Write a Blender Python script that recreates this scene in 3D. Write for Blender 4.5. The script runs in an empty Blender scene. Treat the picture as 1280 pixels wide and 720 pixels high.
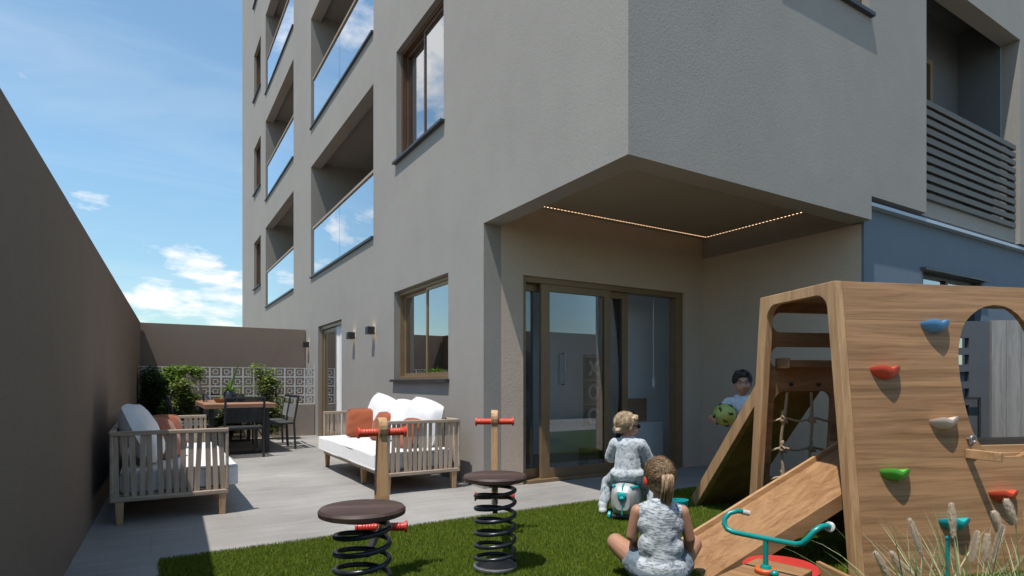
EXPOSURE = 0.36
SKY_STRENGTH = 0.15
SKY_TINT = (0.95, 1.085, 1.01, 1)
CLOUD_HI = 5.7
# heading from +Y, elevation, strength, spread of the cloud banks
CLOUDS = [(5.0, 7.4, 0.24, 0.06), (-0.8, 7.0, 0.20, 0.045), (-6, 35, 0.10, 0.08), (-22, 27, 0.13, 0.12), (-14.5, 13, 0.10, 0.08), (-15, 28, 0.09, 0.10), (-50, 25, 0.09, 0.4), (-120, 30, 0.07, 0.5)]
import bpy, bmesh, math, random
from mathutils import Vector, Matrix, Euler, noise as mnoise
R = random.Random(11)
rad = math.radians
scene = bpy.context.scene
COL = scene.collection
V = Vector
# ---------------------------------------------------------------- survey frame
# the site is laid out on the house axes (X along the short front, Y along the long facade);
# garden pieces stand on axes turned by HEAD, so a second frame gives their ground points.
HEAD = rad(31.52)
SH, CH = math.sin(HEAD), math.cos(HEAD)
def site(r, d, z=0.0):
    return V((CH * r + SH * d, -SH * r + CH * d, z))

# ---------------------------------------------------------------- object helpers
def put(o, parent=None):
    COL.objects.link(o)
    if parent is not None:
        o.parent = parent
    return o
def tag(o, label=None, cat=None, group=None, kind=None):
    if label: o['label'] = label
    if cat: o['category'] = cat
    if group: o['group'] = group
    if kind: o['kind'] = kind
    return o
def thing(name, label, cat, loc=(0, 0, 0), rz=0.0, group=None):
    o = bpy.data.objects.new(name, None)
    o.empty_display_size = 0.1
    put(o)
    o.location = loc
    o.rotation_euler = (0, 0, rz)
    return tag(o, label, cat, group)
def copy_tree(o, parent=None):
    c = o.copy()
    put(c)
    if parent is not None:
        c.parent = parent
    for ch in list(o.children):
        copy_tree(ch, c)
    return c

def basis(z):
    z = V(z).normalized()
    a = V((0, 0, 1)) if abs(z.z) < 0.9 else V((1, 0, 0))
    x = a.cross(z).normalized()
    return x, z.cross(x), z

class MB:
    def __init__(s):
        s.v = []; s.f = []
    def add(s, vs, fs):
        n = len(s.v)
        s.v += [V(p) for p in vs]
        s.f += [tuple(i + n for i in f) for f in fs]
        return s
    def box(s, x0, x1, y0, y1, z0, z1, M=None):
        vs = [V((x, y, z)) for z in (z0, z1) for y in (y0, y1) for x in (x0, x1)]
        if M is not None: vs = [M @ p for p in vs]
        return s.add(vs, [(0, 2, 3, 1), (4, 5, 7, 6), (0, 1, 5, 4), (2, 6, 7, 3), (0, 4, 6, 2), (1, 3, 7, 5)])
    def bar(s, p, q, w, h, side=None):
        """box from p to q, w across (along side), h in the third direction"""
        p, q = V(p), V(q)
        z = (q - p).normalized()
        x = V(side) if side is not None else basis(z)[0]
        x = (x - z * x.dot(z)).normalized()
        y = z.cross(x)
        vs = []
        for c in (p, q):
            for sy in (-1, 1):
                for sx in (-1, 1):
                    vs.append(c + x * (sx * w / 2) + y * (sy * h / 2))
        return s.add(vs, [(0, 2, 3, 1), (4, 5, 7, 6), (0, 1, 5, 4), (2, 6, 7, 3), (0, 4, 6, 2), (1, 3, 7, 5)])
    def tube(s, pts, r, seg=10, closed=False, cap=True):
        pts = [V(p) for p in pts]
        n = len(pts)
        rr = r if isinstance(r, (list, tuple)) else [r] * n
        vs, fs = [], []
        x = None
        for i in range(n):
            a = pts[i - 1] if (i > 0 or closed) else pts[i]
            b = pts[(i + 1) % n] if (i < n - 1 or closed) else pts[i]
            t = (b - a).normalized()
            if x is None: x = basis(t)[0]
            x = (x - t * x.dot(t))
            x = x.normalized() if x.length > 1e-6 else basis(t)[0]
            y = t.cross(x)
            for k in range(seg):
                g = 2 * math.pi * k / seg
                vs.append(pts[i] + (x * math.cos(g) + y * math.sin(g)) * rr[i])
        m = n if closed else n - 1
        for i in range(m):
            j = (i + 1) % n
            for k in range(seg):
                l = (k + 1) % seg
                fs.append((i * seg + k, i * seg + l, j * seg + l, j * seg + k))
        if cap and not closed:
            fs.append(tuple(range(seg - 1, -1, -1)))
            fs.append(tuple((n - 1) * seg + k for k in range(seg)))
        return s.add(vs, fs)
    def lathe(s, prof, seg=24, M=None):
        """prof: list of (radius, z) from bottom to top"""
        vs, fs = [], []
        for (r, z) in prof:
            for k in range(seg):
                g = 2 * math.pi * k / seg
                p = V((r * math.cos(g), r * math.sin(g), z))
                vs.append(M @ p if M is not None else p)
        for i in range(len(prof) - 1):
            for k in range(seg):
                l = (k + 1) % seg
                fs.append((i * seg + k, i * seg + l, (i + 1) * seg + l, (i + 1) * seg + k))
        fs.append(tuple(range(seg - 1, -1, -1)))
        fs.append(tuple((len(prof) - 1) * seg + k for k in range(seg)))
        return s.add(vs, fs)
    def cyl(s, p, q, r, seg=16, r2=None):
        return s.tube([p, q], [r, r if r2 is None else r2], seg)
    def ball(s, c, r, seg=16, rings=10, rot=None):
        r = V(r) if isinstance(r, (tuple, list, Vector)) else V((r, r, r))
        vs, fs = [], []
        for i in range(1, rings):
            t = math.pi * i / rings
            for k in range(seg):
                g = 2 * math.pi * k / seg
                p = V((r.x * math.sin(t) * math.cos(g), r.y * math.sin(t) * math.sin(g), -r.z * math.cos(t)))
                vs.append(p)
        vs += [V((0, 0, -r.z)), V((0, 0, r.z))]
        if rot is not None: vs = [rot @ p for p in vs]
        vs = [p + V(c) for p in vs]
        b, tp = len(vs) - 2, len(vs) - 1
        for i in range(rings - 2):
            for k in range(seg):
                l = (k + 1) % seg
                fs.append((i * seg + k, i * seg + l, (i + 1) * seg + l, (i + 1) * seg + k))
        for k in range(seg):
            l = (k + 1) % seg
            fs.append((b, l, k)); fs.append((tp, (rings - 2) * seg + k, (rings - 2) * seg + l))
        return s.add(vs, fs)
    def capsule(s, p, q, r1, r2, seg=14):
        p, q = V(p), V(q)
        d = q - p
        if d.length < 1e-5:
            return s.ball(p, max(r1, r2), seg, 10)
        x, y, z = basis(d)
        ring = []
        for i in range(1, 6):
            a = math.pi / 2 * (1 - i / 5)
            ring.append((r1 * math.cos(a), p - z * (r1 * math.sin(a))))
        for i in range(0, 5):
            a = math.pi / 2 * i / 5
            ring.append((r2 * math.cos(a), q + z * (r2 * math.sin(a))))
        vs, fs = [], []
        for (r, c) in ring:
            for k in range(seg):
                g = 2 * math.pi * k / seg
                vs.append(c + (x * math.cos(g) + y * math.sin(g)) * r)
        n = len(ring)
        for i in range(n - 1):
            for k in range(seg):
                l = (k + 1) % seg
                fs.append((i * seg + k, i * seg + l, (i + 1) * seg + l, (i + 1) * seg + k))
        vs += [p - z * r1, q + z * r2]
        for k in range(seg):
            l = (k + 1) % seg
            fs.append((len(vs) - 2, l, k)); fs.append((len(vs) - 1, (n - 1) * seg + k, (n - 1) * seg + l))
        return s.add(vs, fs)
    def build(s, name, m, parent=None, smooth=False, bevel=0.0, angle=35):
        me = bpy.data.meshes.new(name)
        me.from_pydata([tuple(p) for p in s.v], [], s.f)
        me.update()
        o = bpy.data.objects.new(name, me)
        me.materials.append(m)
        put(o, parent)
        if smooth:
            me.shade_smooth()
            if angle: me.set_sharp_from_angle(angle=rad(angle))
        if bevel:
            b = o.modifiers.new('bevel', 'BEVEL')
            b.width = bevel; b.segments = 2; b.limit_method = 'ANGLE'; b.angle_limit = rad(40)
            b.harden_normals = False
        return o

def baked(o):
    """replace an object's mesh by its evaluated mesh, dropping the modifiers"""
    bpy.context.view_layer.update()
    dg = bpy.context.evaluated_depsgraph_get()
    me = bpy.data.meshes.new_from_object(o.evaluated_get(dg))
    o.modifiers.clear()
    o.data = me
    return o

def rrect(x0, x1, y0, y1, r, n=6):
    pts = []
    for (cx, cy, a0) in ((x1 - r, y0 + r, -90), (x1 - r, y1 - r, 0), (x0 + r, y1 - r, 90), (x0 + r, y0 + r, 180)):
        for i in range(n + 1):
            a = rad(a0 + 90 * i / n)
            pts.append((cx + r * math.cos(a), cy + r * math.sin(a)))
    return pts
def rect(x0, x1, y0, y1):
    return [(x0, y0), (x1, y0), (x1, y1), (x0, y1)]

def plate(name, outer, holes, thick, fn, m, parent=None, bevel=0.0):
    """flat plate with holes; fn maps (u, v, w in 0..thick) to the parent's space"""
    cu = bpy.data.curves.new(name, 'CURVE')
    cu.dimensions = '2D'; cu.fill_mode = 'BOTH'; cu.extrude = thick / 2
    for poly in [outer] + list(holes):
        sp = cu.splines.new('POLY')
        sp.points.add(len(poly) - 1)
        for i, p in enumerate(poly): sp.points[i].co = (p[0], p[1], 0, 1)
        sp.use_cyclic_u = True
    tmp = bpy.data.objects.new(name + '_outline', cu)
    COL.objects.link(tmp)
    bpy.context.view_layer.update()
    dg = bpy.context.evaluated_depsgraph_get()
    me = bpy.data.meshes.new_from_object(tmp.evaluated_get(dg))
    bpy.data.objects.remove(tmp)
    bpy.data.curves.remove(cu)
    bm = bmesh.new(); bm.from_mesh(me)
    bmesh.ops.remove_doubles(bm, verts=bm.verts, dist=1e-5)
    for v in bm.verts:
        v.co = V(fn(v.co.x, v.co.y, v.co.z + thick / 2))
    bmesh.ops.recalc_face_normals(bm, faces=bm.faces)
    bm.to_mesh(me); bm.free()
    me.materials.clear(); me.materials.append(m)
    me.name = name
    for p in me.polygons: p.use_smooth = False
    o = bpy.data.objects.new(name, me)
    put(o, parent)
    if bevel:
        b = o.modifiers.new('bevel', 'BEVEL')
        b.width = bevel; b.segments = 2; b.limit_method = 'ANGLE'; b.angle_limit = rad(50)
    return o

# ---------------------------------------------------------------- materials
class NT:
    def __init__(s, tree):
        s.t = tree; s.n = tree.nodes; s.l = tree.links
    def node(s, typ, **kw):
        n = s.n.new(typ)
        for k, v in kw.items(): setattr(n, k, v)
        return n
    def inp(s, sock, v):
        if isinstance(v, bpy.types.NodeSocket): s.l.new(v, sock)
        else: sock.default_value = v
    def math(s, op, a, b=0.0, c=None, clamp=False):
        n = s.node('ShaderNodeMath', operation=op, use_clamp=clamp)
        s.inp(n.inputs[0], a); s.inp(n.inputs[1], b)
        if c is not None: s.inp(n.inputs[2], c)
        return n.outputs[0]
    def mix(s, f, a, b, blend='MIX'):
        n = s.node('ShaderNodeMix', data_type='RGBA', blend_type=blend)
        s.inp(n.inputs[0], f); s.inp(n.inputs[6], a); s.inp(n.inputs[7], b)
        return n.outputs[2]
    def noise(s, vec, scale, detail=4, rough=0.55, dist=0.0):
        n = s.node('ShaderNodeTexNoise')
        if vec is not None: s.l.new(vec, n.inputs['Vector'])
        n.inputs['Scale'].default_value = scale; n.inputs['Detail'].default_value = detail
        n.inputs['Roughness'].default_value = rough; n.inputs['Distortion'].default_value = dist
        return n.outputs[0]
    def scale(s, vec, sc, rot=(0, 0, 0)):
        n = s.node('ShaderNodeMapping')
        s.l.new(vec, n.inputs[0]); n.inputs['Scale'].default_value = sc; n.inputs['Rotation'].default_value = rot
        return n.outputs[0]
    def obj(s):
        return s.node('ShaderNodeTexCoord').outputs['Object']
    def ramp(s, f, stops):
        n = s.node('ShaderNodeValToRGB')
        e = n.color_ramp.elements
        while len(e) < len(stops): e.new(0.5)
        for i, (p, c) in enumerate(stops):
            e[i].position = p; e[i].color = (c[0], c[1], c[2], 1)
        s.l.new(f, n.inputs[0])
        return n.outputs[0]
    def bump(s, h, strength, dist=0.01):
        n = s.node('ShaderNodeBump')
        s.l.new(h, n.inputs['Height']); n.inputs['Strength'].default_value = strength; n.inputs['Distance'].default_value = dist
        return n.outputs[0]
def c4(c): return (c[0], c[1], c[2], 1.0)
def lin(r, g, b):
    f = lambda u: (u / 255 / 12.92) if u / 255 <= 0.04045 else ((u / 255 + 0.055) / 1.055) ** 2.4
    return (f(r), f(g), f(b))
def mat0(name, base, rough=0.6, metal=0.0, spec=0.5):
    m = bpy.data.materials.new(name)
    m.use_nodes = True
    b = m.node_tree.nodes['Principled BSDF']
    b.inputs['Base Color'].default_value = c4(base)
    b.inputs['Roughness'].default_value = rough
    b.inputs['Metallic'].default_value = metal
    b.inputs['Specular IOR Level'].default_value = spec
    return m, NT(m.node_tree), b
def m_var(name, base, rough=0.6, var=0.12, scale=8.0, bump=0.0, bscale=80.0, metal=0.0, spec=0.5, bd=0.004):
    """colour with soft mottling and a fine bump"""
    m, t, b = mat0(name, base, rough, metal, spec)
    co = t.obj()
    f = t.noise(co, scale, 5, 0.6)
    lo = tuple(c * (1 - var) for c in base); hi = tuple(min(1, c * (1 + var)) for c in base)
    t.l.new(t.ramp(f, [(0.3, lo), (0.7, hi)]), b.inputs['Base Color'])
    r = t.math('MULTIPLY_ADD', f, 0.25, rough - 0.12)
    t.l.new(r, b.inputs['Roughness'])
    if bump:
        t.l.new(t.bump(t.noise(co, bscale, 3, 0.6), bump, bd), b.inputs['Normal'])
    return m
def m_plaster(name, base, bump=0.5):
    m, t, b = mat0(name, base, 0.85, 0, 0.25)
    co = t.obj()
    big = t.noise(co, 0.7, 4, 0.6)
    mid = t.noise(t.scale(co, (2, 2, 1.5)), 2.2, 5, 0.65)
    fine = t.noise(co, 55, 3, 0.7)
    f = t.math('ADD', t.math('MULTIPLY', big, 0.35), t.math('ADD', t.math('MULTIPLY', mid, 0.2), t.math('MULTIPLY', fine, 0.45)))
    lo = tuple(c * 0.89 for c in base); hi = tuple(c * 1.10 for c in base)
    t.l.new(t.ramp(f, [(0.35, lo), (0.65, hi)]), b.inputs['Base Color'])
    # rollered texture coat
    gr = t.math('ADD', t.math('MULTIPLY', t.noise(co, 48, 4, 0.6), 1.0), t.math('MULTIPLY', t.noise(co, 130, 2, 0.5), 0.6))
    t.l.new(t.bump(gr, bump, 0.006), b.inputs['Normal'])
    return m
def m_wood(name, axis, dark, light, across=13.0, along=0.9, rough=0.5, fine=70.0, bump=0.15, seam=None, warpk=5.0):
    m, t, b = mat0(name, light, rough, 0, 0.35)
    co = t.obj()
    sc = [across] * 3; sc[axis] = along
    v = t.scale(co, sc)
    warp = t.noise(t.scale(co, [3.0 if i != axis else 0.7 for i in range(3)]), 1.3, 3, 0.5)
    add = t.node('ShaderNodeVectorMath', operation='ADD')
    t.l.new(v, add.inputs[0])
    cmb = t.node('ShaderNodeCombineXYZ')
    k = t.math('MULTIPLY', warp, warpk)
    for i in range(3):
        if i != axis: t.l.new(k, cmb.inputs[i])
    t.l.new(cmb.outputs[0], add.inputs[1])
    g = t.noise(add.outputs[0], 1.0, 7, 0.62, 0.4)
    sf = [fine] * 3; sf[axis] = fine * 0.03
    fi = t.noise(t.scale(co, sf), 1.0, 4, 0.6)
    sm = [2.2] * 3; sm[axis] = 0.5
    plank = t.noise(t.scale(co, sm), 1.0, 2, 0.4)
    f = t.math('ADD', t.math('MULTIPLY', g, 0.62), t.math('ADD', t.math('MULTIPLY', fi, 0.22), t.math('MULTIPLY', plank, 0.16)))
    mid = tuple((a + c) / 2 for a, c in zip(dark, light))
    col = t.ramp(f, [(0.34, dark), (0.46, mid), (0.56, light), (0.70, tuple(min(1, c * 1.18) for c in light))])
    if seam is not None:
        sp = t.node('ShaderNodeSeparateXYZ'); t.l.new(co, sp.inputs[0])
        d = t.math('ABSOLUTE', t.math('SUBTRACT', sp.outputs[2], seam))
        col = t.mix(t.math('MULTIPLY', t.math('LESS_THAN', d, 0.0016), 0.7), col, (dark[0] * 0.35, dark[1] * 0.35, dark[2] * 0.35, 1))
    t.l.new(col, b.inputs['Base Color'])
    t.l.new(t.math('MULTIPLY_ADD', g, 0.2, rough - 0.1), b.inputs['Roughness'])
    t.l.new(t.bump(t.math('ADD', t.math('MULTIPLY', g, 0.4), fi), bump, 0.003), b.inputs['Normal'])
    return m
def m_glass(name, ior, tint, base_gloss=0.0, rough=0.0):
    """pane of clear glass: mirror share from Fresnel, the rest seen through with a tint"""
    m = bpy.data.materials.new(name)
    m.use_nodes = True
    t = NT(m.node_tree)
    t.n.remove(t.n['Principled BSDF'])
    out = t.n['Material Output']
    fr = t.node('ShaderNodeFresnel'); fr.inputs['IOR'].default_value = ior
    gl = t.node('ShaderNodeBsdfGlossy'); gl.inputs['Roughness'].default_value = rough
    gl.inputs['Color'].default_value = (0.95, 0.97, 1, 1)
    tr = t.node('ShaderNodeBsdfTransparent'); tr.inputs['Color'].default_value = c4(tint)
    mx = t.node('ShaderNodeMixShader')
    f = t.math('ADD', fr.outputs[0], base_gloss, clamp=True)
    t.l.new(f, mx.inputs[0]); t.l.new(tr.outputs[0], mx.inputs[1]); t.l.new(gl.outputs[0], mx.inputs[2])
    t.l.new(mx.outputs[0], out.inputs['Surface'])
    return m
def m_leaf(name, a, b_, trans=0.35, tint=(1.0, 1.25, 0.5, 1)):
    m, t, b = mat0(name, a, 0.5, 0, 0.35)
    g = t.node('ShaderNodeNewGeometry')
    col = t.ramp(g.outputs['Random Per Island'], [(0.0, a), (0.55, tuple((x + y) / 2 for x, y in zip(a, b_))), (1.0, b_)])
    t.l.new(col, b.inputs['Base Color'])
    tr = t.node('ShaderNodeBsdfTranslucent')
    t.l.new(t.mix(1.0, col, tint, 'MULTIPLY'), tr.inputs['Color'])
    mx = t.node('ShaderNodeMixShader'); mx.inputs[0].default_value = trans
    t.l.new(b.outputs[0], mx.inputs[1]); t.l.new(tr.outputs[0], mx.inputs[2])
    t.l.new(mx.outputs[0], t.n['Material Output'].inputs['Surface'])
    return m
def m_emit(name, col, s):
    m = bpy.data.materials.new(name); m.use_nodes = True
    b = m.node_tree.nodes['Principled BSDF']
    b.inputs['Base Color'].default_value = c4(col)
    b.inputs['Emission Color'].default_value = c4(col); b.inputs['Emission Strength'].default_value = s
    return m
def m_fabric(name, base, var=0.08, weave=260.0, bump=0.3, pattern=None):
    m, t, b = mat0(name, base, 0.9, 0, 0.15)
    co = t.obj()
    b.inputs['Sheen Weight'].default_value = 0.25
    f = t.noise(co, 6, 4, 0.6)
    lo = tuple(c * (1 - var) for c in base); hi = tuple(min(1, c * (1 + var)) for c in base)
    col = t.ramp(f, [(0.3, lo), (0.7, hi)])
    if pattern:
        pc, psc, th, stretch = pattern
        n = t.noise(t.scale(co, stretch), psc, 3, 0.6, 0.3)
        k = t.ramp(n, [(th - 0.02, (0, 0, 0)), (th + 0.03, (1, 1, 1))])
        col = t.mix(k, col, c4(pc))
    t.l.new(col, b.inputs['Base Color'])
    w = t.math('ADD', t.noise(co, weave, 2, 0.5), t.math('MULTIPLY', t.noise(co, 22, 4, 0.6), 1.2))
    t.l.new(t.bump(w, bump, 0.003), b.inputs['Normal'])
    return m
def m_skin(name, base):
    m, t, b = mat0(name, base, 0.5, 0, 0.35)
    co = t.obj()
    f = t.noise(co, 14, 4, 0.6)
    t.l.new(t.ramp(f, [(0.3, tuple(c * 0.9 for c in base)), (0.7, (min(1, base[0] * 1.06), base[1] * 1.02, base[2] * 1.0))]), b.inputs['Base Color'])
    b.inputs['Subsurface Weight'].default_value = 0.12
    b.inputs['Subsurface Radius'].default_value = (0.012, 0.005, 0.003)
    b.inputs['Subsurface Scale'].default_value = 1.0
    t.l.new(t.bump(t.noise(co, 160, 2, 0.5), 0.08, 0.002), b.inputs['Normal'])
    return m
def m_hair(name, dark, light, st=(70, 70, 6)):
    m, t, b = mat0(name, light, 0.42, 0, 0.5)
    co = t.obj()
    n = t.noise(t.scale(co, st), 1.0, 4, 0.6, 0.2)
    t.l.new(t.ramp(n, [(0.35, dark), (0.62, light)]), b.inputs['Base Color'])
    t.l.new(t.bump(n, 0.6, 0.004), b.inputs['Normal'])
    return m

M = {}
M['plaster'] = m_plaster('grey_plaster', (0.300, 0.275, 0.248), 0.32)
M['recess_shade'] = m_plaster('balcony_shade_plaster', (0.13, 0.132, 0.135), 0.3)  # plaster darkened in its colour for the shade inside the louvred balcony
M['taupe'] = m_plaster('alcove_bounce_warm_plaster', (0.54, 0.43, 0.34))  # alcove plaster with warm light bounced off the paving put into its colour
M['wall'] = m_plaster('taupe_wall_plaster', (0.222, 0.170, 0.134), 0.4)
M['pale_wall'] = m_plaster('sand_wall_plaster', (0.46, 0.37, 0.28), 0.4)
M['blue'] = m_plaster('skylit_shade_plaster', (0.155, 0.185, 0.225), 0.35)  # grey plaster in shade, the blue of the sky put into its colour
M['ceil'] = m_var('soffit_paint', (0.36, 0.29, 0.225), 0.8, 0.05, 2.0, 0.15, 60)
M['room'] = m_var('interior_paint', (0.88, 0.88, 0.88), 0.8, 0.04, 1.5, 0.1, 60)
M['roomfloor'] = m_wood('interior_floor_wood', 0, (0.30, 0.20, 0.13), (0.46, 0.34, 0.24), 9, 0.8)
M['bronze'] = m_var('bronze_aluminium', (0.25, 0.165, 0.088), 0.4, 0.1, 6, 0.05, 120, 0.25)
M['brown'] = m_var('brown_aluminium', (0.12, 0.062, 0.032), 0.42, 0.1, 6, 0.05, 120, 0.25)
M['sill'] = m_var('dark_sill_stone', (0.035, 0.035, 0.04), 0.45, 0.2, 30, 0.1, 90)
M['black'] = m_var('black_powder_coat', (0.022, 0.022, 0.024), 0.45, 0.2, 20, 0.1, 150)
M['rail'] = m_var('tan_handrail', (0.33, 0.235, 0.155), 0.45, 0.1, 10, 0.05, 90)
M['glass_rail'] = m_glass('balustrade_glass', 1.9, (0.5, 0.72, 0.85), 0.52)
M['glass_win'] = m_glass('window_glass', 1.7, (0.5, 0.53, 0.55), 0.38)
M['glass_door'] = m_glass('door_glass', 1.5, (0.90, 0.91, 0.91), 0.04)
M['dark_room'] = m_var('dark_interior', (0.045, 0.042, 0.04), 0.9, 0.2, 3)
M['louver'] = m_var('olive_grey_louver', (0.075, 0.066, 0.054), 0.55, 0.08, 6, 0.05, 90, 0.1)
M['ledge'] = m_var('skylit_ledge_paint', (0.40, 0.47, 0.56), 0.6, 0.05, 5)  # white ledge with blue skylight mixed into its colour
M['white'] = m_var('white_paint', (0.72, 0.72, 0.72), 0.5, 0.06, 8, 0.08, 60)
M['lamp_glow'] = m_emit('warm_lamp', (1.0, 0.72, 0.42), 6.0)
M['led'] = m_emit('warm_led', (1.0, 0.66, 0.38), 2.0)
LW, DW = (0.335, 0.188, 0.090), (0.18, 0.088, 0.037)
M['oak_x'] = m_wood('oak_panel_lengthwise', 0, DW, LW, 15, 1.0)
M['oak_y'] = m_wood('oak_panel_crosswise', 1, DW, LW, 15, 1.0)
M['oak_z'] = m_wood('oak_panel_upright', 2, DW, LW, 15, 1.0)
M['edge'] = m_wood('oak_cut_edge', 2, (0.29, 0.158, 0.072), (0.48, 0.29, 0.145), 22, 0.9)
M['edge_x'] = m_wood('oak_cut_edge_lengthwise', 0, (0.29, 0.158, 0.072), (0.48, 0.29, 0.145), 22, 0.9)
M['panel'] = m_wood('oak_climbing_board', 0, (0.175, 0.090, 0.039), (0.375, 0.208, 0.100), 30, 0.8, 0.55, 130, 0.15, seam=1.398, warpk=2.2)
M['post'] = m_wood('amber_post_wood', 2, (0.30, 0.16, 0.07), (0.50, 0.30, 0.15), 20, 1.2)
M['teak_table'] = m_wood('teak_table_top', 0, (0.17, 0.085, 0.05), (0.32, 0.175, 0.105), 12, 1.0, 0.55)
M['seat_wood'] = m_wood('dark_walnut_seat', 0, (0.034, 0.021, 0.017), (0.085, 0.052, 0.042), 18, 1.2, 0.55)
M['slat'] = m_wood('weathered_teak_slat', 2, (0.25, 0.19, 0.14), (0.43, 0.34, 0.26), 30, 2.0, 0.7)
M['slat_x'] = m_wood('weathered_teak_rail', 0, (0.25, 0.19, 0.14), (0.43, 0.34, 0.26), 30, 2.0, 0.7)
M['teak_leg'] = m_wood('golden_teak_leg', 2, (0.30, 0.17, 0.085), (0.48, 0.30, 0.165), 22, 1.5, 0.55)
M['cushion'] = m_fabric('white_outdoor_fabric', (0.70, 0.70, 0.70), 0.05)
M['rust'] = m_fabric('rust_orange_fabric', (0.27, 0.072, 0.030), 0.1)
M['red'] = m_var('red_plastic', (0.50, 0.035, 0.028), 0.35, 0.08, 10, 0.04, 120)
M['coral'] = m_var('coral_red_plastic', (0.62, 0.07, 0.035), 0.4, 0.08, 10, 0.04, 120)
M['orange'] = m_var('orange_plastic', (0.62, 0.12, 0.03), 0.4, 0.08, 10)
M['teal'] = m_var('teal_coated_metal', (0.0, 0.22, 0.20), 0.32, 0.08, 10, 0.03, 120)
M['aqua'] = m_var('aqua_plastic', (0.01, 0.36, 0.37), 0.35, 0.08, 10, 0.03, 120)
M['lime'] = m_var('green_plastic', (0.10, 0.42, 0.05), 0.35, 0.08, 10, 0.03, 120)
M['bluep'] = m_var('blue_plastic', (0.10, 0.26, 0.46), 0.4, 0.08, 10, 0.03, 120)
M['cream'] = m_var('cream_plastic', (0.60, 0.47, 0.38), 0.45, 0.08, 10, 0.03, 120)
M['grip'] = m_var('clear_grey_grip', (0.42, 0.40, 0.39), 0.3, 0.15, 40, 0.2, 60)
M['steel'] = m_var('galvanised_steel', (0.32, 0.33, 0.34), 0.4, 0.12, 20, 0.1, 80, 0.8)
M['spring'] = m_var('black_spring_steel', (0.030, 0.033, 0.040), 0.28, 0.2, 20, 0.05, 100, 0.4)
M['rope'] = m_var('jute_rope', (0.38, 0.28, 0.18), 0.9, 0.3, 120, 0.8, 260)
M['sling'] = m_fabric('charcoal_sling_mesh', (0.035, 0.035, 0.038), 0.15, 320, 0.5)
M['ivy'] = m_leaf('dark_ivy_leaves', (0.018, 0.045, 0.012), (0.065, 0.125, 0.028))
M['lime_leaf'] = m_leaf('bright_leaves', (0.10, 0.18, 0.016), (0.26, 0.36, 0.05))
M['shrub'] = m_leaf('olive_shrub_leaves', (0.10, 0.14, 0.030), (0.27, 0.31, 0.10))
M['palmleaf'] = m_leaf('broad_green_leaves', (0.035, 0.085, 0.018), (0.10, 0.18, 0.035))
M['stem'] = m_var('brown_stem', (0.09, 0.06, 0.035), 0.8, 0.25, 30)
M['blade'] = m_leaf('grey_green_grass_blades', (0.13, 0.17, 0.07), (0.46, 0.46, 0.27), 0.3)
M['plume'] = m_leaf('cream_plume_bristles', (0.74, 0.65, 0.55), (0.95, 0.89, 0.80), 0.6, (1, 0.97, 0.92, 1))
M['ceramic'] = m_var('dark_glazed_ceramic', (0.05, 0.06, 0.075), 0.2, 0.2, 12)
M['clay'] = m_var('terracotta', (0.30, 0.12, 0.06), 0.8, 0.15, 20, 0.2, 60)
M['screen'] = m_var('white_breeze_block', (0.58, 0.58, 0.56), 0.85, 0.08, 12, 0.4, 70)
M['plinth'] = m_plaster('plinth_plaster', (0.30, 0.25, 0.21), 0.4)
M['fence_dark'] = m_var('dark_grey_render', (0.075, 0.080, 0.088), 0.75, 0.1, 4, 0.2, 60)
M['fence_wood'] = m_wood('silver_grey_boards', 2, (0.17, 0.155, 0.145), (0.29, 0.27, 0.255), 18, 0.8, 0.75)
M['curtain'] = m_fabric('dark_curtain_cloth', (0.06, 0.05, 0.045), 0.2)
M['board'] = m_var('charcoal_board', (0.03, 0.03, 0.033), 0.7, 0.15, 10)
M['tumbler'] = m_glass('tumbler_glass', 1.5, (0.86, 0.92, 0.95), 0.12)
M['cab'] = m_wood('tan_cabinet_door', 0, (0.33, 0.20, 0.12), (0.46, 0.30, 0.19), 12, 0.9)
# ================================================================= THE SETTING
def sheet(name, poly, z, m, kind='structure'):
    b = MB()
    b.add([(x, y, z) for x, y in poly], [tuple(range(len(poly)))])
    return tag(b.build(name, m), kind=kind)

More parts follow.
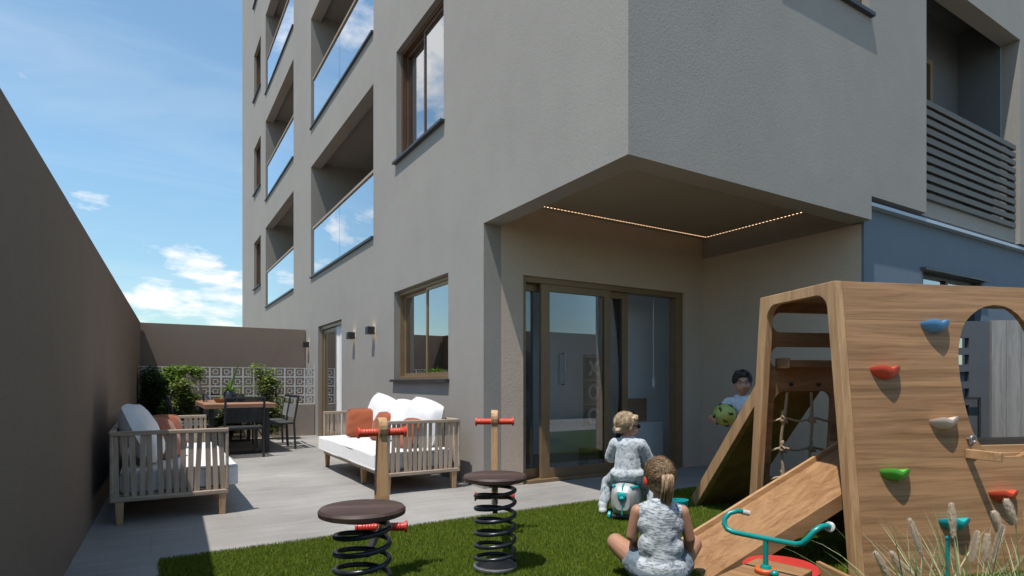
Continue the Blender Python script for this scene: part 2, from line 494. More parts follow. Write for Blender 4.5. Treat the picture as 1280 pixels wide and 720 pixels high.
def m_ground():
    m, t, b = mat0('dusty_ground', (0.2, 0.18, 0.15), 0.95)
    co = t.obj()
    t.l.new(t.ramp(t.noise(co, 0.3, 6, 0.6), [(0.3, (0.12, 0.11, 0.09)), (0.7, (0.26, 0.23, 0.19))]), b.inputs['Base Color'])
    return m
def m_paving():
    """large porcelain tiles with a brushed, wood-grey streak and faint joints"""
    m, t, b = mat0('grey_streaked_paving', (0.3, 0.29, 0.27), 0.6, 0, 0.35)
    co = t.obj()
    br = t.node('ShaderNodeTexBrick')
    t.l.new(t.scale(co, (1, 1, 1)), br.inputs['Vector'])
    br.inputs['Scale'].default_value = 1.0
    br.inputs['Brick Width'].default_value = 1.2; br.inputs['Row Height'].default_value = 0.6
    br.inputs['Mortar Size'].default_value = 0.0035; br.inputs['Mortar Smooth'].default_value = 0.4
    br.inputs['Color1'].default_value = (0.35, 0.35, 0.35, 1); br.inputs['Color2'].default_value = (0.65, 0.65, 0.65, 1)
    br.inputs['Mortar'].default_value = (0.5, 0.5, 0.5, 1)
    st = t.noise(t.scale(co, (1.1, 9, 1)), 1.4, 7, 0.65, 0.6)
    st2 = t.noise(t.scale(co, (2.0, 40, 1)), 1.0, 4, 0.6, 0.2)
    big = t.noise(co, 0.8, 4, 0.6)
    spk = t.noise(co, 60, 3, 0.7)
    f = t.math('ADD', t.math('MULTIPLY', st, 0.28), t.math('ADD', t.math('MULTIPLY', st2, 0.07), t.math('ADD', t.math('MULTIPLY', big, 0.40), t.math('MULTIPLY', spk, 0.25))))
    col = t.ramp(f, [(0.36, (0.20, 0.188, 0.175)), (0.5, (0.285, 0.272, 0.258)), (0.62, (0.375, 0.362, 0.345))])
    tone = t.mix(0.07, col, br.outputs['Color'], 'OVERLAY')
    col2 = t.mix(t.math('MULTIPLY', br.outputs['Fac'], 0.28), tone, (0.12, 0.11, 0.10, 1))
    t.l.new(col2, b.inputs['Base Color'])
    t.l.new(t.math('MULTIPLY_ADD', f, 0.5, 0.3), b.inputs['Roughness'])
    h = t.math('SUBTRACT', t.math('ADD', t.math('MULTIPLY', spk, 0.3), t.math('MULTIPLY', st, 0.5)), t.math('MULTIPLY', br.outputs['Fac'], 0.8))
    t.l.new(t.bump(h, 0.3, 0.004), b.inputs['Normal'])
    return m
def m_turf():
    m, t, b = mat0('turf_backing', (0.05, 0.08, 0.015), 0.95, 0, 0.1)
    co = t.obj()
    t.l.new(t.ramp(t.noise(co, 45, 4, 0.7), [(0.3, (0.022, 0.038, 0.007)), (0.7, (0.06, 0.095, 0.018))]), b.inputs['Base Color'])
    t.l.new(t.bump(t.noise(co, 140, 3, 0.6), 0.8, 0.01), b.inputs['Normal'])
    return m
def m_blades():
    m, t, b = mat0('turf_blades', (0.08, 0.13, 0.02), 0.6, 0, 0.25)
    g = t.node('ShaderNodeNewGeometry')
    co = t.obj()
    a = t.ramp(g.outputs['Random Per Island'], [(0.0, (0.084, 0.130, 0.009)), (0.5, (0.140, 0.205, 0.014)), (0.85, (0.20, 0.265, 0.025)), (1.0, (0.30, 0.28, 0.07))])
    patch = t.noise(co, 1.6, 4, 0.6)
    col = t.mix(t.math('MULTIPLY', patch, 0.55), a, (0.18, 0.225, 0.016, 1))
    t.l.new(col, b.inputs['Base Color'])
    tr = t.node('ShaderNodeBsdfTranslucent'); t.l.new(col, tr.inputs['Color'])
    mx = t.node('ShaderNodeMixShader'); mx.inputs[0].default_value = 0.3
    t.l.new(b.outputs[0], mx.inputs[1]); t.l.new(tr.outputs[0], mx.inputs[2])
    t.l.new(mx.outputs[0], t.n['Material Output'].inputs['Surface'])
    return m
sheet('ground', [(-400, -400), (400, -400), (400, 400), (-400, 400)], -0.03, m_ground())
sheet('paving', [(-1.2, -4.2), (13, -4.2), (13, 13.4), (-1.2, 13.4)], 0.0, m_paving())
sheet('turf_base', [(0.05, 0.1), (11.5, 0.1), (11.5, 4.04), (0.05, 4.04)], 0.004, m_turf())
def turf():
    b = MB()
    vs, fs = [], []
    G = random.Random(5)
    def blade(x, y, h, w):
        a = G.uniform(0, 6.283); l = G.uniform(0.0, 0.75) * h; c = G.uniform(0, 6.283)
        dx, dy = math.cos(a) * w, math.sin(a) * w
        n = len(vs)
        vs.extend([(x - dx, y - dy, 0.003), (x + dx, y + dy, 0.003), (x + math.cos(c) * l, y + math.sin(c) * l, 0.004 + h)])
        fs.append((n, n + 1, n + 2))
    # near strip dense, far strip still closed
    def fill(x0, x1, y0, y1, dens, h, w):
        n = int((x1 - x0) * (y1 - y0) * dens)
        for _ in range(n):
            blade(G.uniform(x0, x1), G.uniform(y0, y1), h * G.uniform(0.55, 1.15), w * G.uniform(0.7, 1.2))
    fill(0.05, 3.3, 2.0, 4.05, 21000, 0.020, 0.0022)
    fill(1.6, 3.6, 0.9, 2.0, 16000, 0.020, 0.0024)
    fill(3.3, 6.0, 0.6, 4.05, 10000, 0.020, 0.0028)
    # loose fringe along the paving edge
    for _ in range(2600):
        blade(G.uniform(0.05, 5.6), 4.045 + abs(G.gauss(0, 0.008)), 0.016, 0.002)
    for _ in range(700):
        blade(0.05 - abs(G.gauss(0, 0.008)), G.uniform(2.0, 4.04), 0.016, 0.002)
    me = bpy.data.meshes.new('turf_grass')
    me.from_pydata(vs, [], fs); me.update()
    me.materials.append(m_blades())
    o = put(bpy.data.objects.new('turf_grass', me))
    tag(o, 'short bright green artificial turf covering the play area', 'grass', kind='stuff')
turf()

# ---------------------------------------------------------------- boundary walls
lw = MB()
def lwx(y): return -0.511 + 0.0275 * y
def lwz(y): return 2.039 + 0.0096 * y
T = 0.18
y0, y1 = -3.5, 12.88
lw.add([(lwx(y0), y0, -0.03), (lwx(y1), y1, -0.03), (lwx(y1) - T, y1, -0.03), (lwx(y0) - T, y0, -0.03),
        (lwx(y0), y0, lwz(y0)), (lwx(y1), y1, lwz(y1)), (lwx(y1) - T, y1, lwz(y1)), (lwx(y0) - T, y0, lwz(y0))],
       [(0, 1, 5, 4), (1, 2, 6, 5), (2, 3, 7, 6), (3, 0, 4, 7), (4, 5, 6, 7), (3, 2, 1, 0)])
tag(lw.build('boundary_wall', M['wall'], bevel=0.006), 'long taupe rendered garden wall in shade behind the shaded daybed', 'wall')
bw = MB().box(-0.42, 2.79, 12.9, 13.08, -0.03, 2.163)
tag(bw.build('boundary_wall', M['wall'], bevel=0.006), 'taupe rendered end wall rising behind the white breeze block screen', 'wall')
rw = MB().box(-0.9, 13, -3.72, -3.52, -0.03, 2.5)
tag(rw.build('boundary_wall', M['pale_wall'], bevel=0.006), 'sand rendered wall seen only as a reflection in the sliding door', 'wall')

# ================================================================= THE BUILDING
FX, FY, DY, AX = 2.80, 3.037, 5.10, 5.954
TOP = 16.4
bld = thing('apartment_building', 'tall grey rendered apartment block with balconies and an overhanging corner', 'building', (0, 0, 0))
P = 3.03
fx = lambda d: (lambda u, v, w: (FX + d + w, u, v))      # plate in the long facade plane
fy = lambda y: (lambda u, v, w: (u, y + w, v))           # plate in a plane facing the garden
big_b, small_b, slim_w, up_w = [], [], [], []
for k in range(4):
    big_b.append((8.47, 12.43, 3.20 + P * k, 5.45 + P * k))
    small_b.append((14.15, 18.0, 3.20 + P * k, 5.45 + P * k))
    slim_w.append((18.86, 20.2, 3.98 + 2.97 * k, 5.45 + 2.97 * k))
    up_w.append((6.03, 7.52, 3.985 + P * k, 5.46 + P * k))
gw = (5.91, 7.61, 1.085, 2.263)
fd = (10.17, 11.83, 0.0, 2.14)
holes = [rect(*h) for h in big_b + small_b + slim_w + up_w + [gw]]
outer = [(DY, -0.02), (fd[0], -0.02), (fd[0], fd[3]), (fd[1], fd[3]), (fd[1], -0.02), (22.98, -0.02), (22.98, TOP), (FY, TOP), (FY, 2.62), (DY, 2.62)]
plate('facade_wall', outer, holes, 0.2, fx(0), M['plaster'], bld)
# front of the overhang: window up right, balcony opening at the right end
fw = (4.45, 5.895, 4.59, 6.05)
lg = (7.026, 9.5, 2.83, 5.44)
outer = [(FX + 0.2, 2.62), (5.935, 2.62), (5.935, 2.85), (lg[0], 2.85), (lg[0], lg[3]), (lg[1], lg[3]), (lg[1], 2.83), (14, 2.83), (14, TOP), (FX + 0.2, TOP)]
plate('front_wall', outer, [rect(*fw)], 0.2, fy(FY), M['plaster'], bld)
# alcove below the overhang
dd = (3.263, 5.635, 0.0, 2.155)
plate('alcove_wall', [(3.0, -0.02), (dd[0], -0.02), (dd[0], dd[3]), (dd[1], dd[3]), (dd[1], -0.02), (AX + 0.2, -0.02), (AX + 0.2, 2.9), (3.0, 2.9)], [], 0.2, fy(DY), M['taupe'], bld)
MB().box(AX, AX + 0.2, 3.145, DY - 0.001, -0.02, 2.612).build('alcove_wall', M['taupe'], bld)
MB().box(2.98, AX + 0.2, FY + 0.18, DY - 0.001, 2.863, 2.95).build('soffit', M['ceil'], bld)
MB().box(AX, AX + 0.2, FY + 0.201, DY - 0.001, 2.615, 2.862).build('soffit_edge', M['plaster'], bld)
# ground floor wall to the right, blue shade coloured in, ledge and balcony slab
bwin = (7.15, 8.6, 1.2, 2.262)
plate('ground_floor_wall', [(AX + 0.004, -0.02), (14, -0.02), (14, 2.84), (AX + 0.004, 2.84)], [rect(*bwin)], 0.2, fy(FY + 0.085), M['blue'], bld)
MB().box(5.937, 14, FY + 0.012, FY + 0.084, 2.765, 2.800).build('ledge', M['ledge'], bld)
MB().box(lg[0] + 0.002, lg[1] - 0.002, FY + 0.05, 3.7, 2.845, 3.02).build('balcony_slab', M['plaster'], bld)
plate('roof', rect(FX, 14, FY, 23.0), [rect(3.5, 13.0, 5.3, 13.0)], 0.2, lambda u, v, w: (u, v, TOP + w), M['plaster'], bld)   # unseen opening added to let daylight down into the playroom
MB().box(3.0, 14, 22.78, 22.98, -0.02, TOP - 0.001).build('side_wall', M['plaster'], bld)

def window_x(y0, y1, z0, z1, split=0.5, fm='brown', drop=0.0):
    """two-sash window set 9 cm into the long facade"""
    x = FX + 0.07
    fr = MB()
    w = 0.045
    for (a, b_, c, d) in ((y0, y0 + w, z0, z1), (y1 - w, y1, z0, z1), (y0 + w, y1 - w, z1 - w, z1), (y0 + w, y1 - w, z0, z0 + w)):
        fr.box(x, x + 0.11, a, b_, c, d)
    f = fr.build('window', M[fm], bld, bevel=0.003)
    ym = y0 + (y1 - y0) * split
    for (a, b_, dx) in ((y0 + w, ym + 0.03, 0.02), (ym - 0.03, y1 - w, 0.062)):
        s = MB(); q = 0.042
        zz0, zz1 = z0 + w, z1 - w
        for (a1, b1, c1, d1) in ((a, a + q, zz0, zz1), (b_ - q, b_, zz0, zz1), (a + q, b_ - q, zz1 - q, zz1), (a + q, b_ - q, zz0, zz0 + q)):
            s.box(x + dx, x + dx + 0.035, a1, b1, c1, d1)
        s.build('sash', M[fm], f, bevel=0.002)
        MB().box(x + dx + 0.012, x + dx + 0.018, a + q, b_ - q, zz0 + q, zz1 - q).build('pane', M['glass_win'], f)
    MB().box(FX - 0.055, FX + 0.069, y0 - 0.03, y1 + 0.03, z0 - 0.028, z0 + 0.004).build('sill', M['sill'], f, bevel=0.003)
    return f
def room_x(y0, y1, z0, z1, depth=1.6):
    b = MB()
    x0 = FX + 0.201; x1 = x0 + depth
    e = 0.25
    A = [(x0, y0 - e, z0 - e), (x0, y1 + e, z0 - e), (x0, y1 + e, z1 + e), (x0, y0 - e, z1 + e)]
    B = [(x1, p[1], p[2]) for p in A]
    b.add(A + B, [(4, 5, 6, 7), (0, 4, 7, 3), (1, 2, 6, 5), (0, 1, 5, 4), (3, 7, 6, 2)])
    return b
for (a, b_, c, d) in slim_w + up_w:
    f = window_x(a, b_, c, d)
    room_x(a, b_, c, d).build('room', M['dark_room'], f)
f = window_x(*gw, split=0.47, fm='bronze')
room_x(*gw, depth=0.5).build('room', M['dark_room'], f)

def balcony(y0, y1, z0, z1, npan):
    x0 = FX + 0.201; x1 = FX + 1.75
    b = MB()
    A = [(x0, y0, z0), (x0, y1, z0), (x0, y1, z1 + 0.12), (x0, y0, z1 + 0.12)]
    B = [(x1, p[1], p[2]) for p in A]
    b.add(A + B, [(4, 5, 6, 7), (0, 4, 7, 3), (1, 2, 6, 5), (0, 1, 5, 4), (3, 7, 6, 2)])
    o = b.build('balcony', M['plaster'], bld)
    MB().box(FX - 0.035, FX + 0.2, y0, y1, z0 - 0.03, z0 + 0.006).build('sill', M['sill'], o)
    L = y1 - y0 - 0.16
    for i in range(npan):
        a = y0 + 0.02 + L * i / npan; e = y0 + 0.02 + L * (i + 1) / npan
        MB().box(FX + 0.03, FX + 0.042, a + 0.006, e - 0.006, z0 + 0.012, z0 + 0.955).build('glass_panel', M['glass_rail'], o)
    MB().box(FX + 0.008, FX + 0.064, y0 + 0.001, y1 - 0.09, z0 + 0.955, z0 + 1.0).build('handrail', M['rail'], o, bevel=0.004)
    # glazed door at the back of the balcony
    d = MB()
    ym = y0 + (y1 - y0) * 0.32
    for (a, e, c, g) in ((ym, ym + 0.06, z0, z0 + 2.1), (ym + 1.9, ym + 1.96, z0, z0 + 2.1), (ym + 0.06, ym + 1.9, z0 + 2.04, z0 + 2.1), (ym + 0.95, ym + 1.01, z0, z0 + 2.04)):
        d.box(x1 - 0.05, x1 - 0.002, a, e, c, g)
    dd_ = d.build('balcony_door', M['bronze'], o)
    MB().box(x1 - 0.03, x1 - 0.02, ym + 0.06, ym + 1.9, z0, z0 + 2.04).build('pane', M['dark_room'], o)
for (a, b_, c, d) in big_b: balcony(a, b_, c, d, 2)
for (a, b_, c, d) in small_b: balcony(a, b_, c, d, 1)

def window_y(x0, x1, z0, z1, y, fm, parent=bld):
    fr = MB(); w = 0.045
    for (a, b_, c, d) in ((x0, x0 + w, z0, z1), (x1 - w, x1, z0, z1), (x0 + w, x1 - w, z1 - w, z1), (x0 + w, x1 - w, z0, z0 + w), ((x0 + x1) / 2 - 0.03, (x0 + x1) / 2 + 0.03, z0 + w, z1 - w)):
        fr.box(a, b_, y + 0.07, y + 0.15, c, d)
    f = fr.build('window', M[fm], parent, bevel=0.003)
    MB().box(x0 + w, x1 - w, y + 0.1, y + 0.106, z0 + w, z1 - w).build('pane', M['glass_win'], f)
    MB().box(x0 - 0.03, x1 + 0.03, y - 0.045, y + 0.069, z0 - 0.03, z0 + 0.004).build('sill', M['sill'], f)
    r = MB()
    A = [(x0 - .2, y + 0.201, z0 - .2), (x1 + .2, y + 0.201, z0 - .2), (x1 + .2, y + 0.201, z1 + .2), (x0 - .2, y + 0.201, z1 + .2)]
    B = [(p[0], y + 1.2, p[2]) for p in A]
    r.add(A + B, [(4, 5, 6, 7), (0, 4, 7, 3), (1, 2, 6, 5), (0, 1, 5, 4), (3, 7, 6, 2)])
    r.build('room', M['dark_room'], f)
    return f
window_y(*fw, FY, 'brown')
f = window_y(*bwin, FY + 0.085, 'black')
MB().box(bwin[0] - 0.06, bwin[1] + 0.06, FY + 0.03, FY + 0.084, bwin[3] + 0.004, bwin[3] + 0.03).build('lintel', M['black'], f)

# recessed balcony with louvred front, upper right
b = MB()
yb = 3.72; zt = 5.86
A = [(lg[0], FY + 0.201, 3.02), (lg[1], FY + 0.201, 3.02), (lg[1], FY + 0.201, zt), (lg[0], FY + 0.201, zt)]
B = [(p[0], yb, p[2]) for p in A]
b.add(A + B, [(4, 5, 6, 7), (0, 4, 7, 3), (1, 2, 6, 5), (0, 1, 5, 4), (3, 7, 6, 2)])
lb = b.build('balcony', M['recess_shade'], bld)
d = MB()
for (a, e, c, g) in ((7.2, 7.27, 3.02, 5.2), (8.55, 8.62, 3.02, 5.2), (7.27, 8.55, 5.13, 5.2), (7.9, 7.96, 3.02, 5.13)):
    d.box(a, e, yb - 0.07, yb - 0.002, c, g)
d.build('balcony_door', M['bronze'], lb)
MB().box(7.27, 8.55, yb - 0.04, yb - 0.03, 3.02, 5.13).build('pane', M['dark_room'], lb)
lv = MB()
n = 11
for i in range(n):
    z = 3.055 + (4.05 - 3.055) * i / (n - 1)
    lv.box(lg[0] + 0.004, lg[1] - 0.09, FY + 0.012, FY + 0.05, z - 0.040, z + 0.022)
for x in (lg[0] + 0.02, 8.2, lg[1] - 0.13):
    lv.box(x, x + 0.04, FY + 0.052, FY + 0.09, 3.021, 4.05)
lv.build('louver_railing', M['louver'], lb, bevel=0.002)

# ---- glazed sliding door in the alcove: fixed leaf, two sliding leaves, open third bay
z1 = dd[3]
fr = MB()
for (a, b_) in ((dd[0], dd[0] + 0.055), (dd[1] - 0.10, dd[1])):
    fr.box(a, b_, DY + 0.035, DY + 0.17, 0.0, z1)
fr.box(dd[0] + 0.055, dd[1] - 0.10, DY + 0.035, DY + 0.17, z1 - 0.06, z1)
fr.box(dd[0] + 0.055, dd[1] - 0.10, DY - 0.012, DY + 0.17, 0.001, 0.035)
sd = fr.build('sliding_door', M['bronze'], bld, bevel=0.003)
def leaf(x0, x1, y, wl, wr, name='door_leaf', top=0.075, bot=0.10):
    l = MB()
    zb, zt = 0.036, z1 - 0.061
    l.box(x0, x0 + wl, y, y + 0.04, zb, zt); l.box(x1 - wr, x1, y, y + 0.04, zb, zt)
    l.box(x0 + wl, x1 - wr, y, y + 0.04, zt - top, zt); l.box(x0 + wl, x1 - wr, y, y + 0.04, zb, zb + bot)
    o = l.build(name, M['bronze'], sd, bevel=0.003)
    MB().box(x0 + wl, x1 - wr, y + 0.017, y + 0.023, zb + bot, zt - top).build('pane', M['glass_door'], sd)
    return o
leaf(dd[0] + 0.056, 3.66, DY + 0.128, 0.03, 0.03)
leaf(3.515, 4.47, DY + 0.041, 0.11, 0.085)
leaf(4.36, 4.775, DY + 0.085, 0.03, 0.085)
h = MB()
h.tube([(3.80, DY + 0.045, 1.03), (3.80, DY + 0.005, 1.03), (3.80, DY + 0.005, 1.36), (3.80, DY + 0.045, 1.36)], 0.011, 8)
h.build('handle', M['steel'], sd, smooth=True)
# room behind it
r = MB()
xa, xb, ya, yb2, zt = 3.52, 7.6, DY + 0.205, 7.15, 2.75
A = [(xa, ya, 0.0), (xb, ya, 0.0), (xb, ya, zt), (xa, ya, zt)]
B = [(p[0], yb2, p[2]) for p in A]
r.add(A + B, [(4, 5, 6, 7), (0, 4, 7, 3), (1, 2, 6, 5), (3, 7, 6, 2), (2, 3, 0, 1)])
# wall with the doorway cut is the alcove plate itself, so leave the front face off
r.f = [f_ for f_ in r.f if f_ not in ((2, 3, 0, 1), (3, 7, 6, 2))]   # ceiling also left off, so the added roof opening brightens the room
r.build('playroom', M['room'], bld)
MB().box(5.46, xb - 0.002, 5.96, 6.06, 0.004, zt - 0.002).build('partition', M['room'], bld)
MB().box(xa, xb, DY + 0.171, yb2, -0.015, 0.003).build('playroom_floor', M['roomfloor'], bld)

# ---- narrow facade door, far end
fr = MB()
x = FX + 0.05
for (a, b_) in ((fd[0], fd[0] + 0.06), (fd[1] - 0.10, fd[1])):
    fr.box(x, x + 0.12, a, b_, 0, fd[3])
fr.box(x, x + 0.12, fd[0] + 0.06, fd[1] - 0.10, fd[3] - 0.07, fd[3])
ed = fr.build('terrace_door', M['bronze'], bld, bevel=0.003)
l = MB()
for (a, b_, c, g) in ((10.80, 10.88, 0.02, 2.06), (11.64, 11.725, 0.02, 2.06), (10.88, 11.64, 1.98, 2.06), (10.88, 11.64, 0.02, 0.14)):
    l.box(x + 0.03, x + 0.07, a, b_, c, g)
l.build('door_leaf', M['bronze'], ed, bevel=0.002)
MB().box(x + 0.045, x + 0.051, 10.88, 11.64, 0.14, 1.98).build('pane', M['glass_win'], ed)
r = MB()
A = [(FX + 0.201, fd[0] - .3, 0.0), (FX + 0.201, fd[1] + .3, 0.0), (FX + 0.201, fd[1] + .3, 2.5), (FX + 0.201, fd[0] - .3, 2.5)]
B = [(FX + 1.4, p[1], p[2]) for p in A]
r.add(A + B, [(4, 5, 6, 7), (0, 4, 7, 3), (1, 2, 6, 5), (0, 1, 5, 4), (3, 7, 6, 2)])
r.build('room', M['room'], ed)

# ---------------------------------------------------------------- things fixed to or seen inside the house
cu = MB()
n = 46
def drape(x, ya, yb, z0, z1, amp, waves):
    vs, fs = [], []
    n = waves * 8
    for i in range(n + 1):
        y = ya + (yb - ya) * i / n
        dx = amp * math.sin(i / 8 * 2 * math.pi) + 0.006 * math.sin(i * 1.7)
        for t_ in (0.0, 0.006):
            vs += [(x + dx + t_, y, z0), (x + dx + t_, y, z1)]
    for i in range(n):
        a = i * 4; c = a + 4
        fs += [(a, c, c + 1, a + 1), (a + 2, a + 3, c + 3, c + 2), (a + 1, c + 1, c + 3, a + 3), (a, a + 2, c + 2, c)]
    return MB().add(vs, fs)
o = drape(FX + 0.32, 5.75, 7.75, 0.9, 2.4, 0.022, 22).build('curtain', M['curtain'], smooth=True, angle=60)
tag(o, 'dark pleated curtain hanging behind the ground floor window above the sunlit daybed', 'curtain')
o = drape(FX + 0.10, 10.24, 10.79, 0.02, 2.065, 0.022, 6).build('curtain', M['cushion'], smooth=True, angle=60)
tag(o, 'white curtain gathered inside the narrow terrace door', 'curtain')
lampw = thing('window_lamp', 'small lit lamp on a thin stem inside the ground floor window', 'lamp', (FX + 0.27, 6.42, 1.08))
MB().lathe([(0.05, 0.0), (0.05, 0.012), (0.008, 0.02), (0.006, 0.13)], 16).build('base', M['black'], lampw, smooth=True)
MB().lathe([(0.028, 0.13), (0.034, 0.15), (0.030, 0.20), (0.022, 0.205)], 16).build('lamp_shade', M['lamp_glow'], lampw, smooth=True)

sconce_at = [(9.42, 1.80, 'black box wall lamp just beside the narrow terrace door'), (8.44, 1.81, 'black box wall lamp nearer the ground floor window'), (12.62, 1.83, 'black box wall lamp above the breeze block screen end')]
s0 = None
for (y, z, lab) in sconce_at:
    if s0 is None:
        s0 = thing('wall_lamp', lab, 'wall lamp', (FX, y, z), 0, 'black box lamps on the facade')
        MB().box(-0.012, -0.001, -0.035, 0.035, -0.05, 0.05).build('back_plate', M['black'], s0, bevel=0.002)
        b = MB()
        for (a, e, c, g) in ((-0.115, -0.107, -0.06, 0.06), (-0.107, -0.0125, -0.06, -0.052), (-0.107, -0.0125, 0.052, 0.06)):
            b.box(a, e, c, g, -0.055, 0.055)
        b.build('housing', M['black'], s0, bevel=0.002)
        MB().box(-0.09, -0.03, -0.04, 0.04, -0.03, 0.03).build('lamp', M['lamp_glow'], s0)
    else:
        s = copy_tree(s0); s.location = (FX, y, z); s['label'] = lab

ls = thing('light_strip', 'row of tiny warm lights along the alcove ceiling edge', 'light strip', (0, 0, 2.862))
MB().box(3.05, 5.9, 4.97, 4.99, -0.008, -0.001).box(5.875, 5.895, 3.3, 4.96, -0.008, -0.001).build('channel', M['bronze'], ls)
b = MB()
for i in range(64):
    x = 3.03 + 2.83 * i / 63
    b.box(x, x + 0.017, 4.977, 4.984, -0.012, -0.0085)
for i in range(38):
    y = 3.27 + 1.67 * i / 37
    b.box(5.881, 5.888, y, y + 0.017, -0.012, -0.0085)
b.build('diodes', M['led'], ls)

# inside the playroom
tb = thing('tic_tac_toe_board', 'tall charcoal board with pale X and O letters inside the playroom', 'sign board', (4.505, 5.50, 0.52))
MB().box(-0.115, 0.115, 0.0, 0.04, -0.02, 0.86).build('board', M['board'], tb, bevel=0.004)
for i, ch in enumerate('OOX'):
    zc = 0.13 + i * 0.285
    q = MB()
    if ch == 'O':
        q.tube([(0.068 * math.cos(g * math.pi / 12), -0.012, zc + 0.082 * math.sin(g * math.pi / 12)) for g in range(24)], 0.0185, 8, closed=True)
    else:
        q.bar((-0.062, -0.012, zc - 0.082), (0.062, -0.012, zc + 0.082), 0.034, 0.02, (1, 0, 0)).bar((0.062, -0.014, zc - 0.082), (-0.062, -0.014, zc + 0.082), 0.034, 0.02, (1, 0, 0))
    q.build('letter', M['white'], tb, smooth=(ch == 'O'))
    MB().box(-0.112, 0.112, -0.01, -0.001, zc + 0.134, zc + 0.145).build('divider', M['white'], tb)
cbn = thing('playroom_cabinet', 'low white cabinet with a tan door panel inside the playroom', 'cabinet', (5.42, 5.60, 0.004))
MB().box(-0.20, 0.36, 0, 0.34, 0.0, 0.52).build('carcass', M['white'], cbn, bevel=0.004)
MB().box(-0.19, 0.35, 0.29, 0.33, 0.521, 0.83).build('panel', M['cab'], cbn, bevel=0.003)
MB().tube([(0.06, 0.24, 0.521), (0.06, 0.24, 0.66), (0.07, 0.215, 0.705), (0.09, 0.17, 0.695), (0.09, 0.17, 0.66)], 0.009, 8).build('tap', M['steel'], cbn, smooth=True)
for i in range(3):
    b = MB().box(-0.13, 0.13, -0.10, 0.10, 0, 0.085)
    o = b.build('toy_crate', M['cab' if i != 1 else 'cream'], bevel=0.004)
    o.location = (4.54, 5.56, 0.004 + 0.088 * i)
    tag(o, ['tan toy box at the bottom of the playroom pile', 'cream toy box in the middle of the playroom pile', 'tan toy box on top of the playroom pile'][i], 'toy box', 'toy boxes stacked in the playroom')
pc = thing('pull_cord', 'thin white pull cord with a grip hanging inside the open door bay', 'cord', (5.42, 5.42, 0))
MB().cyl((0, 0, 1.10), (0, 0, 2.74), 0.005, 8).build('cord', M['white'], pc, smooth=True)
MB().box(-0.018, 0.018, -0.008, 0.008, 0.99, 1.10).build('grip', M['white'], pc, bevel=0.003)
o = MB().ball((0, 0, 0), 0.17, 24, 16).build('exercise_ball', M['black'], smooth=True, angle=0)
o.location = (3.42, 5.75, 0.175)
tag(o, 'dark round ball on the playroom floor behind the fixed glass leaf', 'ball')

# neighbour's side seen through the play house: dark rendered panel, grey boards, gate
p0, p1 = V((6.55, 2.98, 0)), V((10.4, 0.62, 0))
ang = math.atan2(p1.y - p0.y, p1.x - p0.x)
fz = 1.67
gp = thing('ventilated_screen', 'dark grey screen panel pierced by small square openings', 'screen', p0, ang)
plate('panel', rect(0, 0.80, -0.02, fz), [rect(0.40, 0.60, z, z + 0.10) for z in (0.55, 0.72, 0.89, 1.06, 1.23, 1.40)], 0.06, lambda u, v, w: (u, w, v), M['fence_dark'], gp)
g = MB()
for (a, e, c, d_) in ((0.30, 0.32, 0.02, 0.9), (0.66, 0.68, 0.02, 0.9), (0.30, 0.68, 0.88, 0.90)):
    g.box(a, e, -0.05, -0.03, c, d_)
tag(g.build('garden_gate', M['black'], gp), None)
fn = thing('board_fence', 'silver grey timber board fence behind the play house', 'fence', p0 + V((math.cos(ang), math.sin(ang), 0)) * 0.83, ang)
b = MB()
for i in range(24):
    b.box(i * 0.15, i * 0.15 + 0.146, 0, 0.03, 0.0, fz + 0.006)
b.build('boards', M['fence_wood'], fn, bevel=0.002)
MB().box(0, 3.6, 0.031, 0.08, 0.3, 0.39).box(0, 3.6, 0.031, 0.08, 1.3, 1.39).build('rail', M['fence_wood'], fn)
# ================================================================= PLAY HOUSE
PH = thing('play_house', 'wooden climbing play house with ramp, rope net and coloured climbing holds', 'play house', site(1.803, 3.077), -math.atan2(0.3544, 0.9345))
HT = 1.61
LEN = 2.7
near_s = lambda z: 0.1037 * z          # the two long sides lean together
far_s = lambda z: 0.995 - 0.0907 * z
kz = 1.0 / math.sqrt(1 + 0.1037 ** 2)
# front ring, thick bent profile with rounded inner corners
def ring(wn, wf, wt):
    zt = HT - wt
    r = 0.10
    out = [(near_s(0), 0.0), (near_s(HT), HT), (far_s(HT), HT), (far_s(0), 0.0)]
    inn = []
    a, b_ = near_s, far_s
    # up the near leg (inside), rounded over, down the far leg
    inn.append((a(0) + wn, 0.0))
    c1 = (a(zt) + wn + r, zt - r)
    for i in range(8):
        g = rad(180 - 84 * i / 7)
        inn.append((c1[0] + r * math.cos(g), c1[1] + r * math.sin(g)))
    c2 = (b_(zt) - wf - r, zt - r)
    for i in range(8):
        g = rad(84 - 84 * i / 7)
        inn.append((c2[0] + r * math.cos(g), c2[1] + r * math.sin(g)))
    inn.append((b_(0) - wf, 0.0))
    return [out[0], out[1], out[2], out[3]] + inn[::-1]
plate('end_frame', ring(0.062, 0.075, 0.062), [], 0.05, lambda u, v, w: (w, u, v), M['edge'], PH, bevel=0.004)
